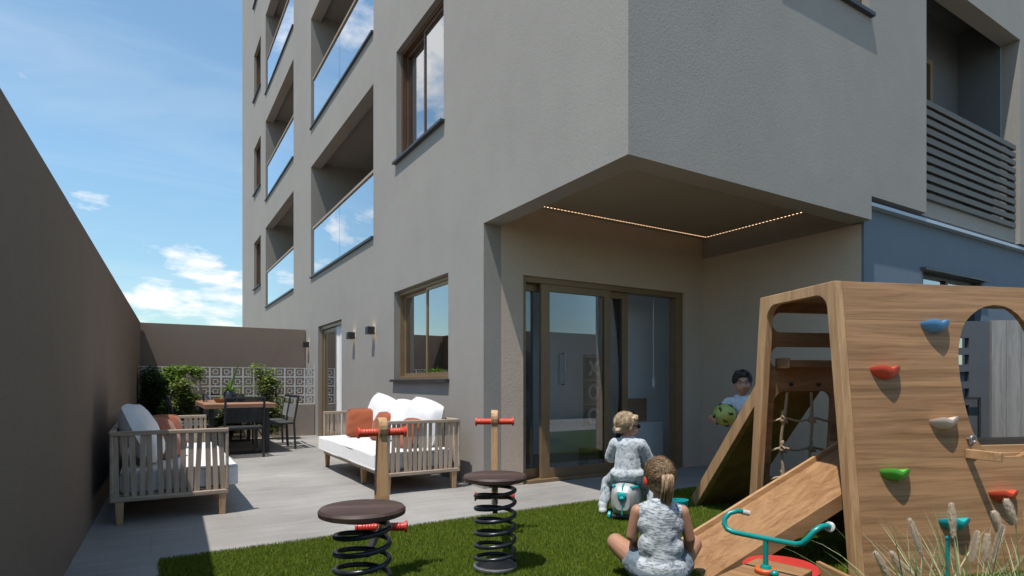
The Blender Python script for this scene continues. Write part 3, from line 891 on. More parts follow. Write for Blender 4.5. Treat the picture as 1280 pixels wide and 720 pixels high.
# near side: big leaning climbing board with an oval opening
hole = [(0.785, 1.291), (0.803, 1.345), (0.835, 1.395), (0.88, 1.435), (0.93, 1.468), (0.985, 1.489), (1.045, 1.499), (1.105, 1.495), (1.16, 1.477), (1.205, 1.447), (1.243, 1.406),
        (1.275, 1.345), (1.295, 1.27), (1.30, 1.18), (1.298, 1.05), (1.29, 0.92), (1.275, 0.80), (1.245, 0.715), (1.20, 0.66), (1.12, 0.63), (1.03, 0.628), (0.955, 0.638), (0.895, 0.662), (0.845, 0.71),
        (0.812, 0.775), (0.79, 0.855), (0.773, 0.95), (0.763, 1.06), (0.762, 1.16), (0.769, 1.235)]
NT_ = 0.032
def near_map(u, v, w):
    z = v
    return (u, near_s(z) + w, z)
plate('climbing_panel', rect(0.051, LEN, 0.0, HT - 0.002), [hole], NT_, near_map, M['panel'], PH, bevel=0.002)
# far side: two slots above, arched opening below with the rope net
def far_map(u, v, w): return (u, far_s(v) - w, v)
arch = [(0.125, 0.0), (0.125, 0.90)] + [(0.205 + 0.08 * math.cos(g), 0.91 + 0.08 * math.sin(g)) for g in [rad(180 - 15 * i) for i in range(7)]] + \
       [(0.50 + 0.07 * math.cos(g), 0.92 + 0.07 * math.sin(g)) for g in [rad(90 - 15 * i) for i in range(7)]] + [(0.575, 0.0)]
outer = [(0.051, 0.0)] + arch + [(0.78, 0.0), (0.78, HT - 0.002), (0.051, HT - 0.002)]
plate('far_panel', outer, [rrect(0.082, 0.72, 1.384, 1.514, 0.06, 8), rrect(0.082, 0.61, 1.152, 1.288, 0.06, 8)], NT_, far_map, M['oak_x'], PH, bevel=0.002)
MB().box(0.051, LEN, near_s(HT) + 0.034, far_s(HT) - 0.034, HT - 0.034, HT - 0.004).build('roof_panel', M['oak_x'], PH, bevel=0.002)
MB().box(0.56, LEN, near_s(0.64) + 0.036, far_s(0.64) - 0.036, 0.618, 0.648).build('platform', M['edge_x'], PH, bevel=0.002)
MB().box(0.85, 1.5, near_s(0.70) + 0.034, near_s(0.70) + 0.064, 0.648, 0.69).build('platform_edge', M['edge_x'], PH)
MB().box(2.45, LEN - 0.036, far_s(1.48) - 0.036, far_s(1.48) - 0.002, 0.0, 1.57).build('rear_post', M['oak_x'], PH, bevel=0.002)
MB().box(LEN - 0.034, LEN - 0.002, near_s(0.3) + 0.04, far_s(0.3) - 0.04, 0.0, 1.0).build('back_panel', M['oak_y'], PH)
# shelf bar inside the second slot
b = MB()
b.box(0.125, 0.57, far_s(1.2) - 0.17, far_s(1.2) - 0.034, 1.150, 1.195)
b.box(0.112, 0.1245, far_s(1.2) - 0.18, far_s(1.2) - 0.034, 1.14, 1.21).box(0.5705, 0.583, far_s(1.2) - 0.18, far_s(1.2) - 0.034, 1.14, 1.21)
b.build('shelf', M['oak_x'], PH, bevel=0.006)
b = MB()
for x in (0.243, 0.453):
    b.cyl((x, far_s(1.036) - 0.033, 1.036), (x, far_s(1.036) - 0.045, 1.036), 0.012, 10)
b.build('bolt', M['black'], PH, smooth=True)
# ramp running up into the end opening
RS = 0.525
def rz(a): return RS * (a + 0.755)
a0, a1 = -0.745, 0.60
s0_, s1_ = 0.185, 0.665
def slanted(b, a0, a1, s0, s1, lo, hi):
    b.add([(a0, s0, rz(a0) + lo), (a1, s0, rz(a1) + lo), (a1, s1, rz(a1) + lo), (a0, s1, rz(a0) + lo),
           (a0, s0, rz(a0) + hi), (a1, s0, rz(a1) + hi), (a1, s1, rz(a1) + hi), (a0, s1, rz(a0) + hi)],
          [(0, 3, 2, 1), (4, 5, 6, 7), (0, 1, 5, 4), (1, 2, 6, 5), (2, 3, 7, 6), (3, 0, 4, 7)])
    return b
rp = slanted(MB(), a0, a1, s0_ + 0.026, s1_ - 0.002, -0.022, 0.0).build('ramp', M['oak_x'], PH, bevel=0.001)
slanted(MB(), a0 + 0.02, a1, s0_, s0_ + 0.025, -0.088, 0.003).build('side_board', M['oak_x'], rp, bevel=0.002)
slanted(MB(), a0 - 0.06, a1, s1_, s1_ + 0.025, -0.06, 0.036).build('side_board', M['edge_x'], rp, bevel=0.002)
# leaning climbing board on the far side
lp0, lp1 = V((0, 1.955, 0.0)), V((0, 0.94, 1.07))
bx = 0.165
pts = []
nrm = (lp1 - lp0).cross(V((1, 0, 0))).normalized()
b = MB()
w = 0.42
A = [V((bx, lp0.y, 0)), V((bx + w, lp0.y, 0)), V((bx + w, lp1.y, lp1.z)), V((bx, lp1.y, lp1.z))]
th = V((0, 0.030, 0.027))
b.add(A + [p + th for p in A], [(0, 1, 2, 3), (7, 6, 5, 4), (0, 4, 5, 1), (1, 5, 6, 2), (2, 6, 7, 3), (3, 7, 4, 0)])
lpn = b.build('leaning_board', M['oak_y'], PH)
b = MB()
A = [V((bx - 0.05, lp0.y, 0)), V((bx - 0.001, lp0.y, 0)), V((bx - 0.001, lp1.y, lp1.z)), V((bx - 0.05, lp1.y, lp1.z))]
A = [p - th * 0.6 for p in A]; th2 = th * 2.4
for i in (0, 1): A[i].z = 0.0
b.add(A + [p + th2 for p in A], [(0, 1, 2, 3), (7, 6, 5, 4), (0, 4, 5, 1), (1, 5, 6, 2), (2, 6, 7, 3), (3, 7, 4, 0)])
b.build('edge_strip', M['edge'], lpn, bevel=0.003)
# rope net
b = MB()
zs = [0.795, 0.593, 0.39, 0.19]
G = random.Random(3)
fs_ = lambda z: far_s(z) - 0.017
for x in (0.222, 0.427):
    pts = [(x + 0.012 * math.sin(z * 9 + x * 20), fs_(z) + 0.01 * math.sin(z * 13), z) for z in [0.985 - 0.03 * i for i in range(33)]]
    b.tube(pts, 0.010, 8)
for z in zs:
    pts = [(0.126 + 0.45 * i / 16, fs_(z) + 0.006 * math.sin(i), z + 0.010 * math.sin(i * 0.8 + z * 30)) for i in range(17)]
    b.tube(pts, 0.008, 8)
    for x in (0.222, 0.427):
        xx = x + 0.012 * math.sin(z * 9 + x * 20)
        b.ball((xx, fs_(z), z), (0.024, 0.022, 0.026), 12, 8)
        b.tube([(xx - 0.02, fs_(z) - 0.012, z + 0.03), (xx, fs_(z) - 0.024, z + 0.008), (xx + 0.022, fs_(z) - 0.012, z - 0.02)], 0.008, 6)
        b.ball((xx, fs_(z), z + 0.045), (0.015, 0.014, 0.022), 10, 6)
b.build('rope_net', M['rope'], PH, smooth=True)
# climbing holds
def hold_mesh(w=0.088, p=0.062, h=0.058, lobes=True):
    vs, fs = [], []
    nr, nf = 7, 18
    def top(r, f):
        x = r * math.cos(f)
        return 0.016 - 0.020 * math.exp(-(x / 0.28) ** 2) * r + 0.012 * math.sin(f) * r - 0.004 * r * r
    for j in range(nf + 1):
        f = math.pi * j / nf
        for i in range(nr + 1):
            r = i / nr
            vs.append((w * r * math.cos(f), -p * r * math.sin(f), top(r, f)))
    n1 = len(vs)
    for j in range(nf + 1):
        f = math.pi * j / nf
        for i in range(nr + 1):
            r = math.sin(math.pi / 2 * i / nr)
            vs.append((w * r * math.cos(f), -p * r * math.sin(f), top(r, f) - 0.004 - h * math.sqrt(max(0, 1 - r * r)) * (1 if r < 1 else 0)))
    st = nr + 1
    for j in range(nf):
        for i in range(nr):
            a = j * st + i
            fs.append((a, a + 1, a + st + 1, a + st))
            a += n1
            fs.append((a, a + st, a + st + 1, a + 1))
        a = j * st + nr
        fs.append((a, a + n1, a + n1 + st, a + st))
    return vs, fs
def holds():
    lean = Matrix.Rotation(-math.atan(0.1037), 4, 'X')
    for (name, u, z, mk, k, roll, lab) in (('climbing_hold', 0.616, 1.375, 'bluep', 1.0, 0, 'blue climbing hold'), ('climbing_hold', 0.267, 1.115, 'coral', 1.0, 2, 'coral red climbing hold high on the panel'),
                                     ('climbing_hold', 0.615, 0.835, 'cream', 1.0, -3, 'cream climbing hold'), ('climbing_hold', 0.273, 0.565, 'lime', 1.0, 3, 'green climbing hold'),
                                     ('climbing_hold', 0.621, 0.292, 'aqua', 1.05, 0, 'aqua climbing hold'), ('climbing_hold', 0.961, 0.428, 'coral', 1.0, -1, 'coral red climbing hold behind the grass plumes')):
        vs, fs = hold_mesh()
        o = MB().add(vs, fs).build(name, M[mk], PH, smooth=True, angle=50)
        o.matrix_local = Matrix.Translation((u, near_s(z) - 0.001, z)) @ lean @ Matrix.Rotation(rad(roll), 4, 'Y') @ Matrix.Scale(k, 4)
        o['label'] = lab
holds()
b = MB()
z = 0.655
b.bar((0.755, near_s(z) - 0.001, z), (0.80, near_s(z) - 0.16, z - 0.005), 0.05, 0.03, (0, 0, 1))
b.build('step_peg', M['edge_x'], PH, bevel=0.003)
b = MB()
z = 0.735
b.tube([(0.769, near_s(z) - 0.001, z), (0.769, near_s(z) - 0.03, z)], 0.008, 8)
b.tube([(0.769 + 0.016 * math.cos(g * math.pi / 8), near_s(z) - 0.035, z + 0.018 * math.sin(g * math.pi / 8)) for g in range(16)], 0.006, 8, closed=True)
b.tube([(0.769, near_s(z) - 0.035, z - 0.02), (0.765, near_s(z) - 0.02, z - 0.05)], 0.007, 8)
b.build('eye_bolt', M['steel'], PH, smooth=True)

eb = thing('edging_board', 'low wooden edging board lying in the turf beside the play house', 'board', site(1.645, 3.17), -HEAD - rad(-6) + rad(90))
MB().box(-1.0, 0.0, -0.012, 0.012, 0.0, 0.09).build('plank', M['edge_x'], eb, bevel=0.003)

# ================================================================= TEAL ROCKER
rk = thing('see_saw', 'wooden rocker board with teal handlebar on a post and orange collar', 'see-saw', site(1.079, 2.508), 0)
_bx = V((0.68, -0.734)); 
bxw = site(0.68, -0.734)
rk.rotation_euler = (0, 0, math.atan2(bxw.y, bxw.x))
MB().box(-0.12, 0.12, -0.045, 0.19, 0.205, 0.24).build('board', M['oak_x'], rk, bevel=0.004)
MB().box(-0.12, 0.12, -0.62, -0.049, 0.205, 0.24).build('board', M['oak_x'], rk, bevel=0.004)
for y in (-0.62,):
    o = MB().lathe([(0.118, 0.168), (0.125, 0.174), (0.125, 0.198), (0.118, 0.204)], 36).build('seat', M['coral'], rk, smooth=True)
    o.location = (0.012, y, 0)
b = MB()
b.lathe([(0.011, 0.24), (0.011, 0.378)], 14).lathe([(0.024, 0.262), (0.020, 0.272), (0.012, 0.276)], 18)
b.build('post', M['teal'], rk, smooth=True)
MB().lathe([(0.042, 0.2405), (0.045, 0.245), (0.045, 0.257), (0.040, 0.261)], 24).build('collar', M['orange'], rk, smooth=True)
MB().ball((0.05, -0.03, 0.256), (0.018, 0.018, 0.014), 12, 8).build('knob', M['teal'], rk, smooth=True)
b = MB()
def arc(c, r, a0, a1, n=9):
    return [(c[0] + r * math.cos(rad(a0 + (a1 - a0) * i / n)), 0.0, c[1] + r * math.sin(rad(a0 + (a1 - a0) * i / n))) for i in range(n + 1)]
zb = 0.386
pts = [(-0.005, 0.06, zb + 0.055)]
left = [(-0.135, 0.075, zb + 0.080), (-0.155, 0.06, zb + 0.084), (-0.178, 0.03, zb + 0.074), (-0.19, 0.012, zb + 0.052), (-0.188, 0.003, zb + 0.028), (-0.172, 0, zb + 0.008), (-0.145, 0, zb + 0.001)]
mid = [(-0.10, 0, zb), (0, 0, zb), (0.08, 0, zb), (0.125, 0, zb + 0.001)]
right = [(0.15, 0, zb + 0.010), (0.172, 0.004, zb + 0.034), (0.188, 0.016, zb + 0.062), (0.205, 0.04, zb + 0.080), (0.218, 0.07, zb + 0.082), (0.222, 0.095, zb + 0.074)]
b.tube(left + mid + right, 0.0115, 12)
b.build('handlebar', M['teal'], rk, smooth=True, angle=0)
b = MB()
b.tube([(-0.137, 0.0745, zb + 0.080), (-0.112, 0.09, zb + 0.075)], 0.0125, 12)
b.build('grip', M['grip'], rk, smooth=True)
b = MB()
b.lathe([(0.013, 0.0), (0.021, 0.004), (0.021, 0.010), (0.012, 0.014)], 18, Matrix.Translation((0.222, 0.098, zb + 0.072)) @ Matrix.Rotation(rad(70), 4, 'X'))
b.build('grip', M['grip'], rk, smooth=True)
b = MB()
b.tube([(0.0, -0.45 + 0.03 * i, 0.02 + 0.18 * (1 - ((i - 8.5) / 8.5) ** 2) ** 0.5 * -1 + 0.18) for i in range(18)], 0.02, 10)
b.box(-0.1, 0.1, -0.25, -0.18, 0.02, 0.204)
b.build('rocker_base', M['black'], rk, smooth=True)

st_ = thing('low_stool', 'low stool with a flat round red top beyond the rocker board', 'stool', site(1.31, 2.875), 0)
MB().lathe([(0.160, 0.118), (0.172, 0.124), (0.174, 0.152), (0.166, 0.160), (0.10, 0.162)], 44).build('top', M['red'], st_, smooth=True, angle=40)
MB().lathe([(0.10, 0.0), (0.11, 0.01), (0.075, 0.03), (0.07, 0.117)], 28).build('base', M['black'], st_, smooth=True)

# ================================================================= SPRING RIDERS
def spring_rider(lab, loc, rz):
    t = thing('spring_rider', lab, 'spring rider', loc, rz, 'spring riders on the turf')
    MB().lathe([(0.165, 0.500), (0.176, 0.505), (0.178, 0.522), (0.170, 0.532), (0.10, 0.536)], 44).build('seat', M['seat_wood'], t, smooth=True, angle=40)
    MB().lathe([(0.10, 0.482), (0.115, 0.486), (0.115, 0.499)], 30).bar((0, 0.02, 0.468), (0, 0.68, 0.33), 0.036, 0.02, (1, 0, 0)).build('bearer', M['black'], t, smooth=True)
    n = 30 * 8
    pts = []
    for i in range(n + 1):
        u = i / n
        turns = 6.3
        z = 0.035 + 0.435 * (u if 0.06 < u < 0.94 else (0.06 + (u - 0.06) * 0.35 if u <= 0.06 else 0.94 + (u - 0.94) * 0.35))
        g = 2 * math.pi * turns * u
        pts.append((0.110 * math.cos(g), 0.110 * math.sin(g), z))
    MB().tube(pts, 0.0115, 10).build('spring', M['spring'], t, smooth=True, angle=0)
    b = MB().box(-0.085, 0.085, -0.085, 0.085, 0.004, 0.016)
    for bx_ in (-0.07, 0.07):
        for by_ in (-0.07, 0.07): b.lathe([(0.010, 0.0161), (0.010, 0.022), (0.006, 0.025)], 6, Matrix.Translation((bx_, by_, 0)))
    b.lathe([(0.122, 0.016), (0.122, 0.03), (0.10, 0.034)], 28)
    b.build('base_plate', M['steel'], t, bevel=0.003)
    # upright board, wider at the foot, with a rounded head
    prof = [(-0.085, 0.235), (0.085, 0.235), (0.075, 0.45), (0.050, 0.66), (0.040, 0.735)]
    head = [(0.052 * math.cos(rad(a)), 0.800 + 0.062 * math.sin(rad(a))) for a in range(-40, 221, 20)]
    prof = prof + head + [(-0.040, 0.735), (-0.050, 0.66), (-0.075, 0.45)]
    plate('post', prof, [], 0.046, lambda u, v, w: (w - 0.023, 0.73 + u, v), M['post'], t, bevel=0.008)
    def bar(z, half, r):
        b = MB()
        for s in (-1, 1):
            b.lathe([(r, 0.024), (r, half - 0.012), (r * 1.45, half - 0.010), (r * 1.45, half), (r * 0.9, half + 0.003)], 16, Matrix.Translation((0, 0.725, z)) @ Matrix.Rotation(rad(90 * s), 4, 'Y'))
            for k in range(5):
                q = 0.035 + k * (half - 0.06) / 5
                b.lathe([(r * 1.02, q), (r * 1.09, q + 0.004), (r * 1.02, q + 0.008)], 16, Matrix.Translation((0, 0.725, z)) @ Matrix.Rotation(rad(90 * s), 4, 'Y'))
        return b
    bar(0.782, 0.130, 0.020).build('handlebar', M['coral'], t, smooth=True)
    bar(0.272, 0.135, 0.022).build('footrest', M['red'], t, smooth=True)
    MB().bar((0, 0.11, 0.30), (0, 0.66, 0.275), 0.03, 0.02, (1, 0, 0)).build('strut', M['black'], t)
    return t
sr = spring_rider('round dark wooden spring seat with a post, nearest the bottom edge', site(-0.6216, 2.45), -rad(25.2))
sr['label'] = 'spring rider with a tapered post and round dark seat, nearer the shaded daybed'
s2 = copy_tree(sr)
for ch in sr.children:
    if ch.name.split('.')[0] in ('post', 'handlebar'):
        ch.matrix_local = Matrix.Translation((0, 0.73, 0)) @ Matrix.Rotation(rad(20), 4, 'Z') @ Matrix.Translation((0, -0.73, 0))
s2.location = site(-0.094, 3.307); s2.rotation_euler = (0, 0, -HEAD + rad(2.0))
s2['label'] = 'spring rider with a round dark seat in front of the sliding door'

# ================================================================= DAYBEDS
def daybed(lab, loc, mirror):
    """local x runs from the open front (0) to the wall (0.80), y along the length; mirror flips x"""
    t = thing('daybed', lab, 'daybed', loc, 0, 'slatted daybeds')
    k = -1 if mirror else 1
    L, D = 2.28, 0.79
    X = lambda a: k * a
    def bx(b, a0, a1, *r):
        p, q = sorted((k * a0, k * a1)); return b.box(p, q, *r)
    G = random.Random(8)
    def slats(b, p, q, n, z0, z1, nrm):
        p, q = V(p), V(q)
        side = (q - p).normalized()
        for i in range(n):
            f = (i + 0.5) / n
            j1, j2 = G.uniform(-0.016, 0.016), G.uniform(-0.012, 0.012)
            a = p.lerp(q, f) + side * j1; c = p.lerp(q, f) + side * j2
            b.bar((a.x, a.y, z0), (c.x, c.y, z1), 0.037, 0.008, side)
    for (y, nm) in ((0.03, 'arm'), (L - 0.03, 'arm')):
        b = MB(); slats(b, (X(0.02), y, 0), (X(D - 0.01), y, 0), 14, 0.19, 0.665, None)
        o = b.build(nm, M['slat'], t, bevel=0.002)
        b = MB(); bx(b, 0.0, D, y - 0.022, y + 0.022, 0.655, 0.687); bx(b, 0.0, D, y - 0.018, y + 0.018, 0.165, 0.20)
        bx(b, 0.0, 0.022, y - 0.019, y + 0.019, 0.20, 0.655); bx(b, D - 0.022, D, y - 0.019, y + 0.019, 0.20, 0.655)
        b.build('arm_rail', M['slat_x'], o, bevel=0.006)
    b = MB(); slats(b, (X(D - 0.012), 0.06, 0), (X(D - 0.012), L - 0.06, 0), 40, 0.19, 0.665, None)
    o = b.build('backrest', M['slat'], t, bevel=0.002)
    b = MB(); bx(b, D - 0.034, D + 0.008, 0.053, L - 0.053, 0.655, 0.686); b.build('back_rail', M['slat'], o, bevel=0.006)
    b = MB(); bx(b, 0.0, D - 0.04, 0.06, L - 0.06, 0.165, 0.215); b.build('frame', M['slat'], t, bevel=0.004)
    for (xx, y) in ((0.045, 0.045), (D - 0.06, 0.045), (0.045, L - 0.05), (D - 0.06, L - 0.05), (0.045, 0.76), (D - 0.06, 1.4)):
        b = MB()
        b.lathe([(0.030, 0.0), (0.040, 0.165)], 4, Matrix.Translation((X(xx), y, 0)) @ Matrix.Rotation(rad(45), 4, 'Z'))
        b.build('leg', M['teak_leg'], t, bevel=0.003)
    # one mattress, hanging a little over the open front
    b = MB(); bx(b, -0.075, D - 0.06, 0.075, L - 0.075, 0.222, 0.385)
    o = b.build('mattress', M['cushion'], t)
    bm = bmesh.new(); bm.from_mesh(o.data)
    bmesh.ops.subdivide_edges(bm, edges=bm.edges, cuts=9, use_grid_fill=True)
    bmesh.ops.recalc_face_normals(bm, faces=bm.faces)
    bm.to_mesh(o.data); bm.free()
    bv = o.modifiers.new('round', 'BEVEL'); bv.width = 0.045; bv.segments = 3; bv.limit_method = 'ANGLE'
    tx = bpy.data.textures.get('soft_cloth') or bpy.data.textures.new('soft_cloth', 'CLOUDS')
    tx.noise_scale = 0.35
    dm = o.modifiers.new('sag', 'DISPLACE'); dm.texture = tx; dm.strength = 0.022; dm.mid_level = 0.5; dm.texture_coords = 'LOCAL'
    o.data.shade_smooth()
    return t
daybed('sunlit slatted daybed with a white mattress against the house wall', (1.845, 5.27, 0), False)
daybed('shaded slatted daybed with a white mattress along the garden wall', (0.535, 5.19, 0), True)

def pillow(name, lab, grp, m, size, loc, rot, seed=0, plump=0.5, cat='cushion'):
    w, h, t = size
    n = 16
    vs, fs = [], []
    G = random.Random(seed)
    def P_(i, j, s):
        u, v = -1 + 2 * i / n, -1 + 2 * j / n
        e = (1 - abs(u) ** 3.0) * (1 - abs(v) ** 3.0)
        kk = math.sqrt(1 - 0.24 * v * v) * (1 + 0.05 * v * v)
        k = math.sqrt(1 - 0.24 * u * u) * (1 + 0.05 * u * u)
        wr = 0.010 * mnoise.noise(V((u * 2.6 + seed * 3.1, v * 2.6, s * 5.0)))
        z = s * (t / 2) * max(0, e) ** plump + wr * (e > 0.02)
        return (u * w / 2 * kk, v * h / 2 * k - 0.012 * h * (1 - v) * (1 - u * u), z)
    for s in (1, -1):
        for i in range(n + 1):
            for j in range(n + 1):
                vs.append(P_(i, j, s))
    st = n + 1; o1 = st * st
    for i in range(n):
        for j in range(n):
            a = i * st + j
            fs.append((a, a + st, a + st + 1, a + 1)); fs.append((o1 + a, o1 + a + 1, o1 + a + st + 1, o1 + a + st))
    b = MB().add(vs, fs)
    # piped seam round the edge
    ed = [P_(i, 0, 1) for i in range(n)] + [P_(n, j, 1) for j in range(n)] + [P_(n - i, n, 1) for i in range(n)] + [P_(0, n - j, 1) for j in range(n)]
    b.tube([(p[0], p[1], 0) for p in ed], 0.006, 6, closed=True)
    o = b.build(name, m, smooth=True, angle=0)
    o.location = loc
    o.rotation_euler = rot
    return tag(o, lab, cat, grp)
# sunlit daybed: three white back cushions, rust cushions in front
for i, (y, tz, lab) in enumerate(((5.78, 5, 'white back cushion at the near end of the sunlit daybed'), (6.40, 2, 'white back cushion in the middle of the sunlit daybed'), (7.02, 7, 'white back cushion at the far end of the sunlit daybed'))):
    pillow('back_cushion', lab, 'white back cushions', M['cushion'], (0.58, 0.50, 0.24), (2.44, y, 0.600 + 0.005 * tz), (rad(70 + tz), rad(2 * tz), rad(-90 + 2 * tz)), i, 0.45)
pillow('scatter_cushion', 'large rust cushion propped at the far end of the sunlit daybed', 'rust scatter cushions', M['rust'], (0.37, 0.35, 0.13), (2.20, 7.10, 0.560), (rad(72), 0, rad(-90 + 62)), 11)
pillow('scatter_cushion', 'rust cushion leaning on the middle white cushion of the sunlit daybed', 'rust scatter cushions', M['rust'], (0.36, 0.34, 0.12), (2.28, 6.55, 0.550), (rad(66), 0, rad(-72)), 12)
pillow('scatter_cushion', 'rust cushion behind the near slatted arm of the sunlit daybed', 'rust scatter cushions', M['rust'], (0.36, 0.34, 0.12), (2.24, 5.72, 0.530), (rad(60), 0, rad(-84)), 13)
# shaded daybed
pillow('back_cushion', 'off white cushion at the near end of the shaded daybed', 'white back cushions', M['cushion'], (0.60, 0.50, 0.22), (-0.06, 5.72, 0.64), (rad(66), 0, rad(82)), 21, 0.45)
pillow('back_cushion', 'off white cushion second from the near end of the shaded daybed', 'white back cushions', M['cushion'], (0.58, 0.46, 0.18), (-0.04, 6.24, 0.62), (rad(70), 0, rad(95)), 22, 0.45)
pillow('scatter_cushion', 'rust cushion in front of the white cushions on the shaded daybed', 'rust scatter cushions', M['rust'], (0.40, 0.38, 0.14), (0.10, 6.02, 0.57), (rad(64), 0, rad(62)), 23)
pillow('scatter_cushion', 'rust cushion tucked behind another on the shaded daybed', 'rust scatter cushions', M['rust'], (0.38, 0.36, 0.13), (0.14, 6.75, 0.56), (rad(68), 0, rad(40)), 24)

# ================================================================= DINING SET
dt = thing('dining_table', 'long red brown wooden dining table on black metal frame legs', 'dining table', (1.12, 10.45, 0))
MB().box(-0.475, 0.475, -1.17, 1.17, 0.672, 0.742).build('tabletop', M['teak_table'], dt, bevel=0.008)
for y in (-0.98, 0.98):
    b = MB()
    for x in (-0.375, 0.375): b.box(x - 0.03, x + 0.03, y - 0.025, y + 0.025, 0.04, 0.671)
    b.box(-0.405, 0.405, y - 0.025, y + 0.025, 0.0, 0.0395)
    b.build('leg_frame', M['black'], dt, bevel=0.003)
def chair(lab, loc, rz):
    t = thing('dining_chair', lab, 'chair', loc, rz, 'black dining chairs')
    w, d = 0.25, 0.24
    for (x, y) in ((-w, d), (w, d)):
        MB().box(x - 0.014, x + 0.014, y - 0.014, y + 0.014, 0, 0.42).build('leg', M['black'], t, bevel=0.003)
    for x in (-w, w):
        MB().bar((x, -d, 0.0), (x, -d + 0.02, 0.42), 0.028, 0.028, (1, 0, 0)).bar((x, -d + 0.02, 0.42), (x, -d - 0.05, 0.845), 0.028, 0.026, (1, 0, 0)).build('leg', M['black'], t, bevel=0.003)
    b = MB().box(-w + 0.0145, w - 0.0145, -d + 0.0, -d + 0.03, 0.395, 0.42).box(-w + 0.0145, w - 0.0145, d - 0.013, d + 0.013, 0.395, 0.42)
    b.box(-w - 0.012, -w + 0.012, -d + 0.035, d - 0.015, 0.395, 0.42).box(w - 0.012, w + 0.012, -d + 0.035, d - 0.015, 0.395, 0.42)
    b.build('frame', M['black'], t, bevel=0.002)
    MB().bar((-w + 0.0145, -d - 0.048, 0.835), (w - 0.0145, -d - 0.048, 0.835), 0.024, 0.024).build('top_rail', M['black'], t, bevel=0.002)
    b = MB()
    for i in range(26):
        y = -d + 0.035 + (2 * d - 0.055) * i / 25
        b.box(-w + 0.013, w - 0.013, y - 0.006, y + 0.006, 0.421, 0.426)
    b.build('seat', M['sling'], t)
    b = MB()
    for i in range(22):
        z = 0.50 + 0.315 * i / 21
        y = -d + 0.02 - 0.07 * (z - 0.42) / 0.425
        if 0.70 < z < 0.775: continue
        b.box(-w + 0.0145, w - 0.0145, y - 0.003, y + 0.003, z - 0.0068, z + 0.0068)
    b.build('backrest', M['sling'], t)
    return t
c0 = chair('black dining chair with its back turned, at the near end of the table', (1.09, 9.12, 0), rad(5))
for (x, y, a, lab) in ((1.70, 9.95, 92, 'black dining chair on the house side of the table, nearer the sunlit daybed'),
                       (1.72, 10.62, 88, 'black dining chair on the house side of the table, nearer the breeze block screen'),
                       (0.52, 10.0, -90, 'black dining chair between the table and the garden wall, nearer the shaded daybed'),
                       (0.50, 10.75, -88, 'black dining chair between the table and the garden wall, nearer the ivy'),
                       (1.14, 11.86, 180, 'black dining chair at the far end of the table by the screen')):
    c = copy_tree(c0); c.location = (x, y, 0); c.rotation_euler = (0, 0, rad(a)); c['label'] = lab

def leaf_strip(b, base, dirv, L, W, droop, n=6, fold=0.25):
    """a blade-like leaf with a folded midrib"""
    base = V(base); d = V(dirv).normalized()
    side = d.cross(V((0, 0, 1)))
    side = side.normalized() if side.length > 0.05 else V((1, 0, 0))
    vs, fs = [], []
    p = base.copy(); dd_ = d.copy()
    for i in range(n + 1):
        f = i / n
        w = W * math.sin(math.pi * min(1, 0.12 + f * 0.88)) ** 0.8 * (1 if f < 1 else 0.05)
        up = side.cross(dd_).normalized()
        vs += [p - side * w + up * (fold * w), p, p + side * w + up * (fold * w)]
        dd_ = (dd_ + V((0, 0, -droop / n))).normalized()
        p = p + dd_ * (L / n)
    for i in range(n):
        a = i * 3
        fs += [(a, a + 3, a + 4, a + 1), (a + 1, a + 4, a + 5, a + 2)]
    b.add(vs, fs)
def leaf_cluster(b, G, pos, size, nrm=None):
    """one small pointed leaf"""
    a = G.uniform(0, 6.283)
    d = V((math.cos(a), math.sin(a), G.uniform(-0.7, 0.5))).normalized()
    if nrm is not None: d = (d + V(nrm) * 0.6).normalized()
    s = d.cross(V((G.uniform(-.5, .5), G.uniform(-.5, .5), 1))).normalized()
    L = size * G.uniform(0.6, 1.3); W = L * 0.34
    p = V(pos)
    m = d.cross(s)
    b.add([p, p + d * L * 0.45 + s * W + m * 0.1 * L, p + d * L, p + d * L * 0.45 - s * W + m * 0.1 * L], [(0, 1, 2), (0, 2, 3)])

pt = thing('potted_plant', 'broad leaved plant in a dark glazed pot on the dining table', 'potted plant', (1.07, 10.25, 0.743))
MB().lathe([(0.05, 0.0), (0.085, 0.03), (0.10, 0.10), (0.085, 0.16), (0.075, 0.17), (0.065, 0.16), (0.06, 0.13)], 24).build('pot', M['ceramic'], pt, smooth=True)
b = MB()
G = random.Random(4)
for (dx, dy, dz, L, W, dr) in ((0.22, -0.1, 1.0, 0.52, 0.048, 0.35), (0.75, -0.2, 0.8, 0.42, 0.042, 1.0), (-0.35, 0.0, 0.9, 0.26, 0.04, 0.8), (-0.7, 0.2, 0.6, 0.24, 0.04, 0.9), (0.1, 0.6, 0.9, 0.34, 0.04, 0.7), (-0.15, -0.5, 0.8, 0.22, 0.036, 0.9), (0.5, 0.5, 0.7, 0.3, 0.038, 1.1), (-0.55, -0.3, 0.8, 0.20, 0.036, 0.8)):
    leaf_strip(b, (0.01 * dx, 0.01 * dy, 0.14), (dx, dy, dz), L, W, dr, 8)
b.build('foliage', M['palmleaf'], pt)
o = MB().lathe([(0.03, 0.0), (0.055, 0.02), (0.06, 0.07), (0.048, 0.12), (0.05, 0.13)], 20).build('vase', M['ceramic'], smooth=True)
o.location = (1.20, 10.05, 0.743); tag(o, 'small dark vase beside the potted plant on the dining table', 'vase')
o = MB().lathe([(0.045, 0.0), (0.07, 0.02), (0.085, 0.06), (0.078, 0.06), (0.06, 0.02)], 20).build('bowl', M['clay'], smooth=True)
o.location = (0.90, 9.95, 0.743); tag(o, 'terracotta bowl on the dining table', 'bowl')
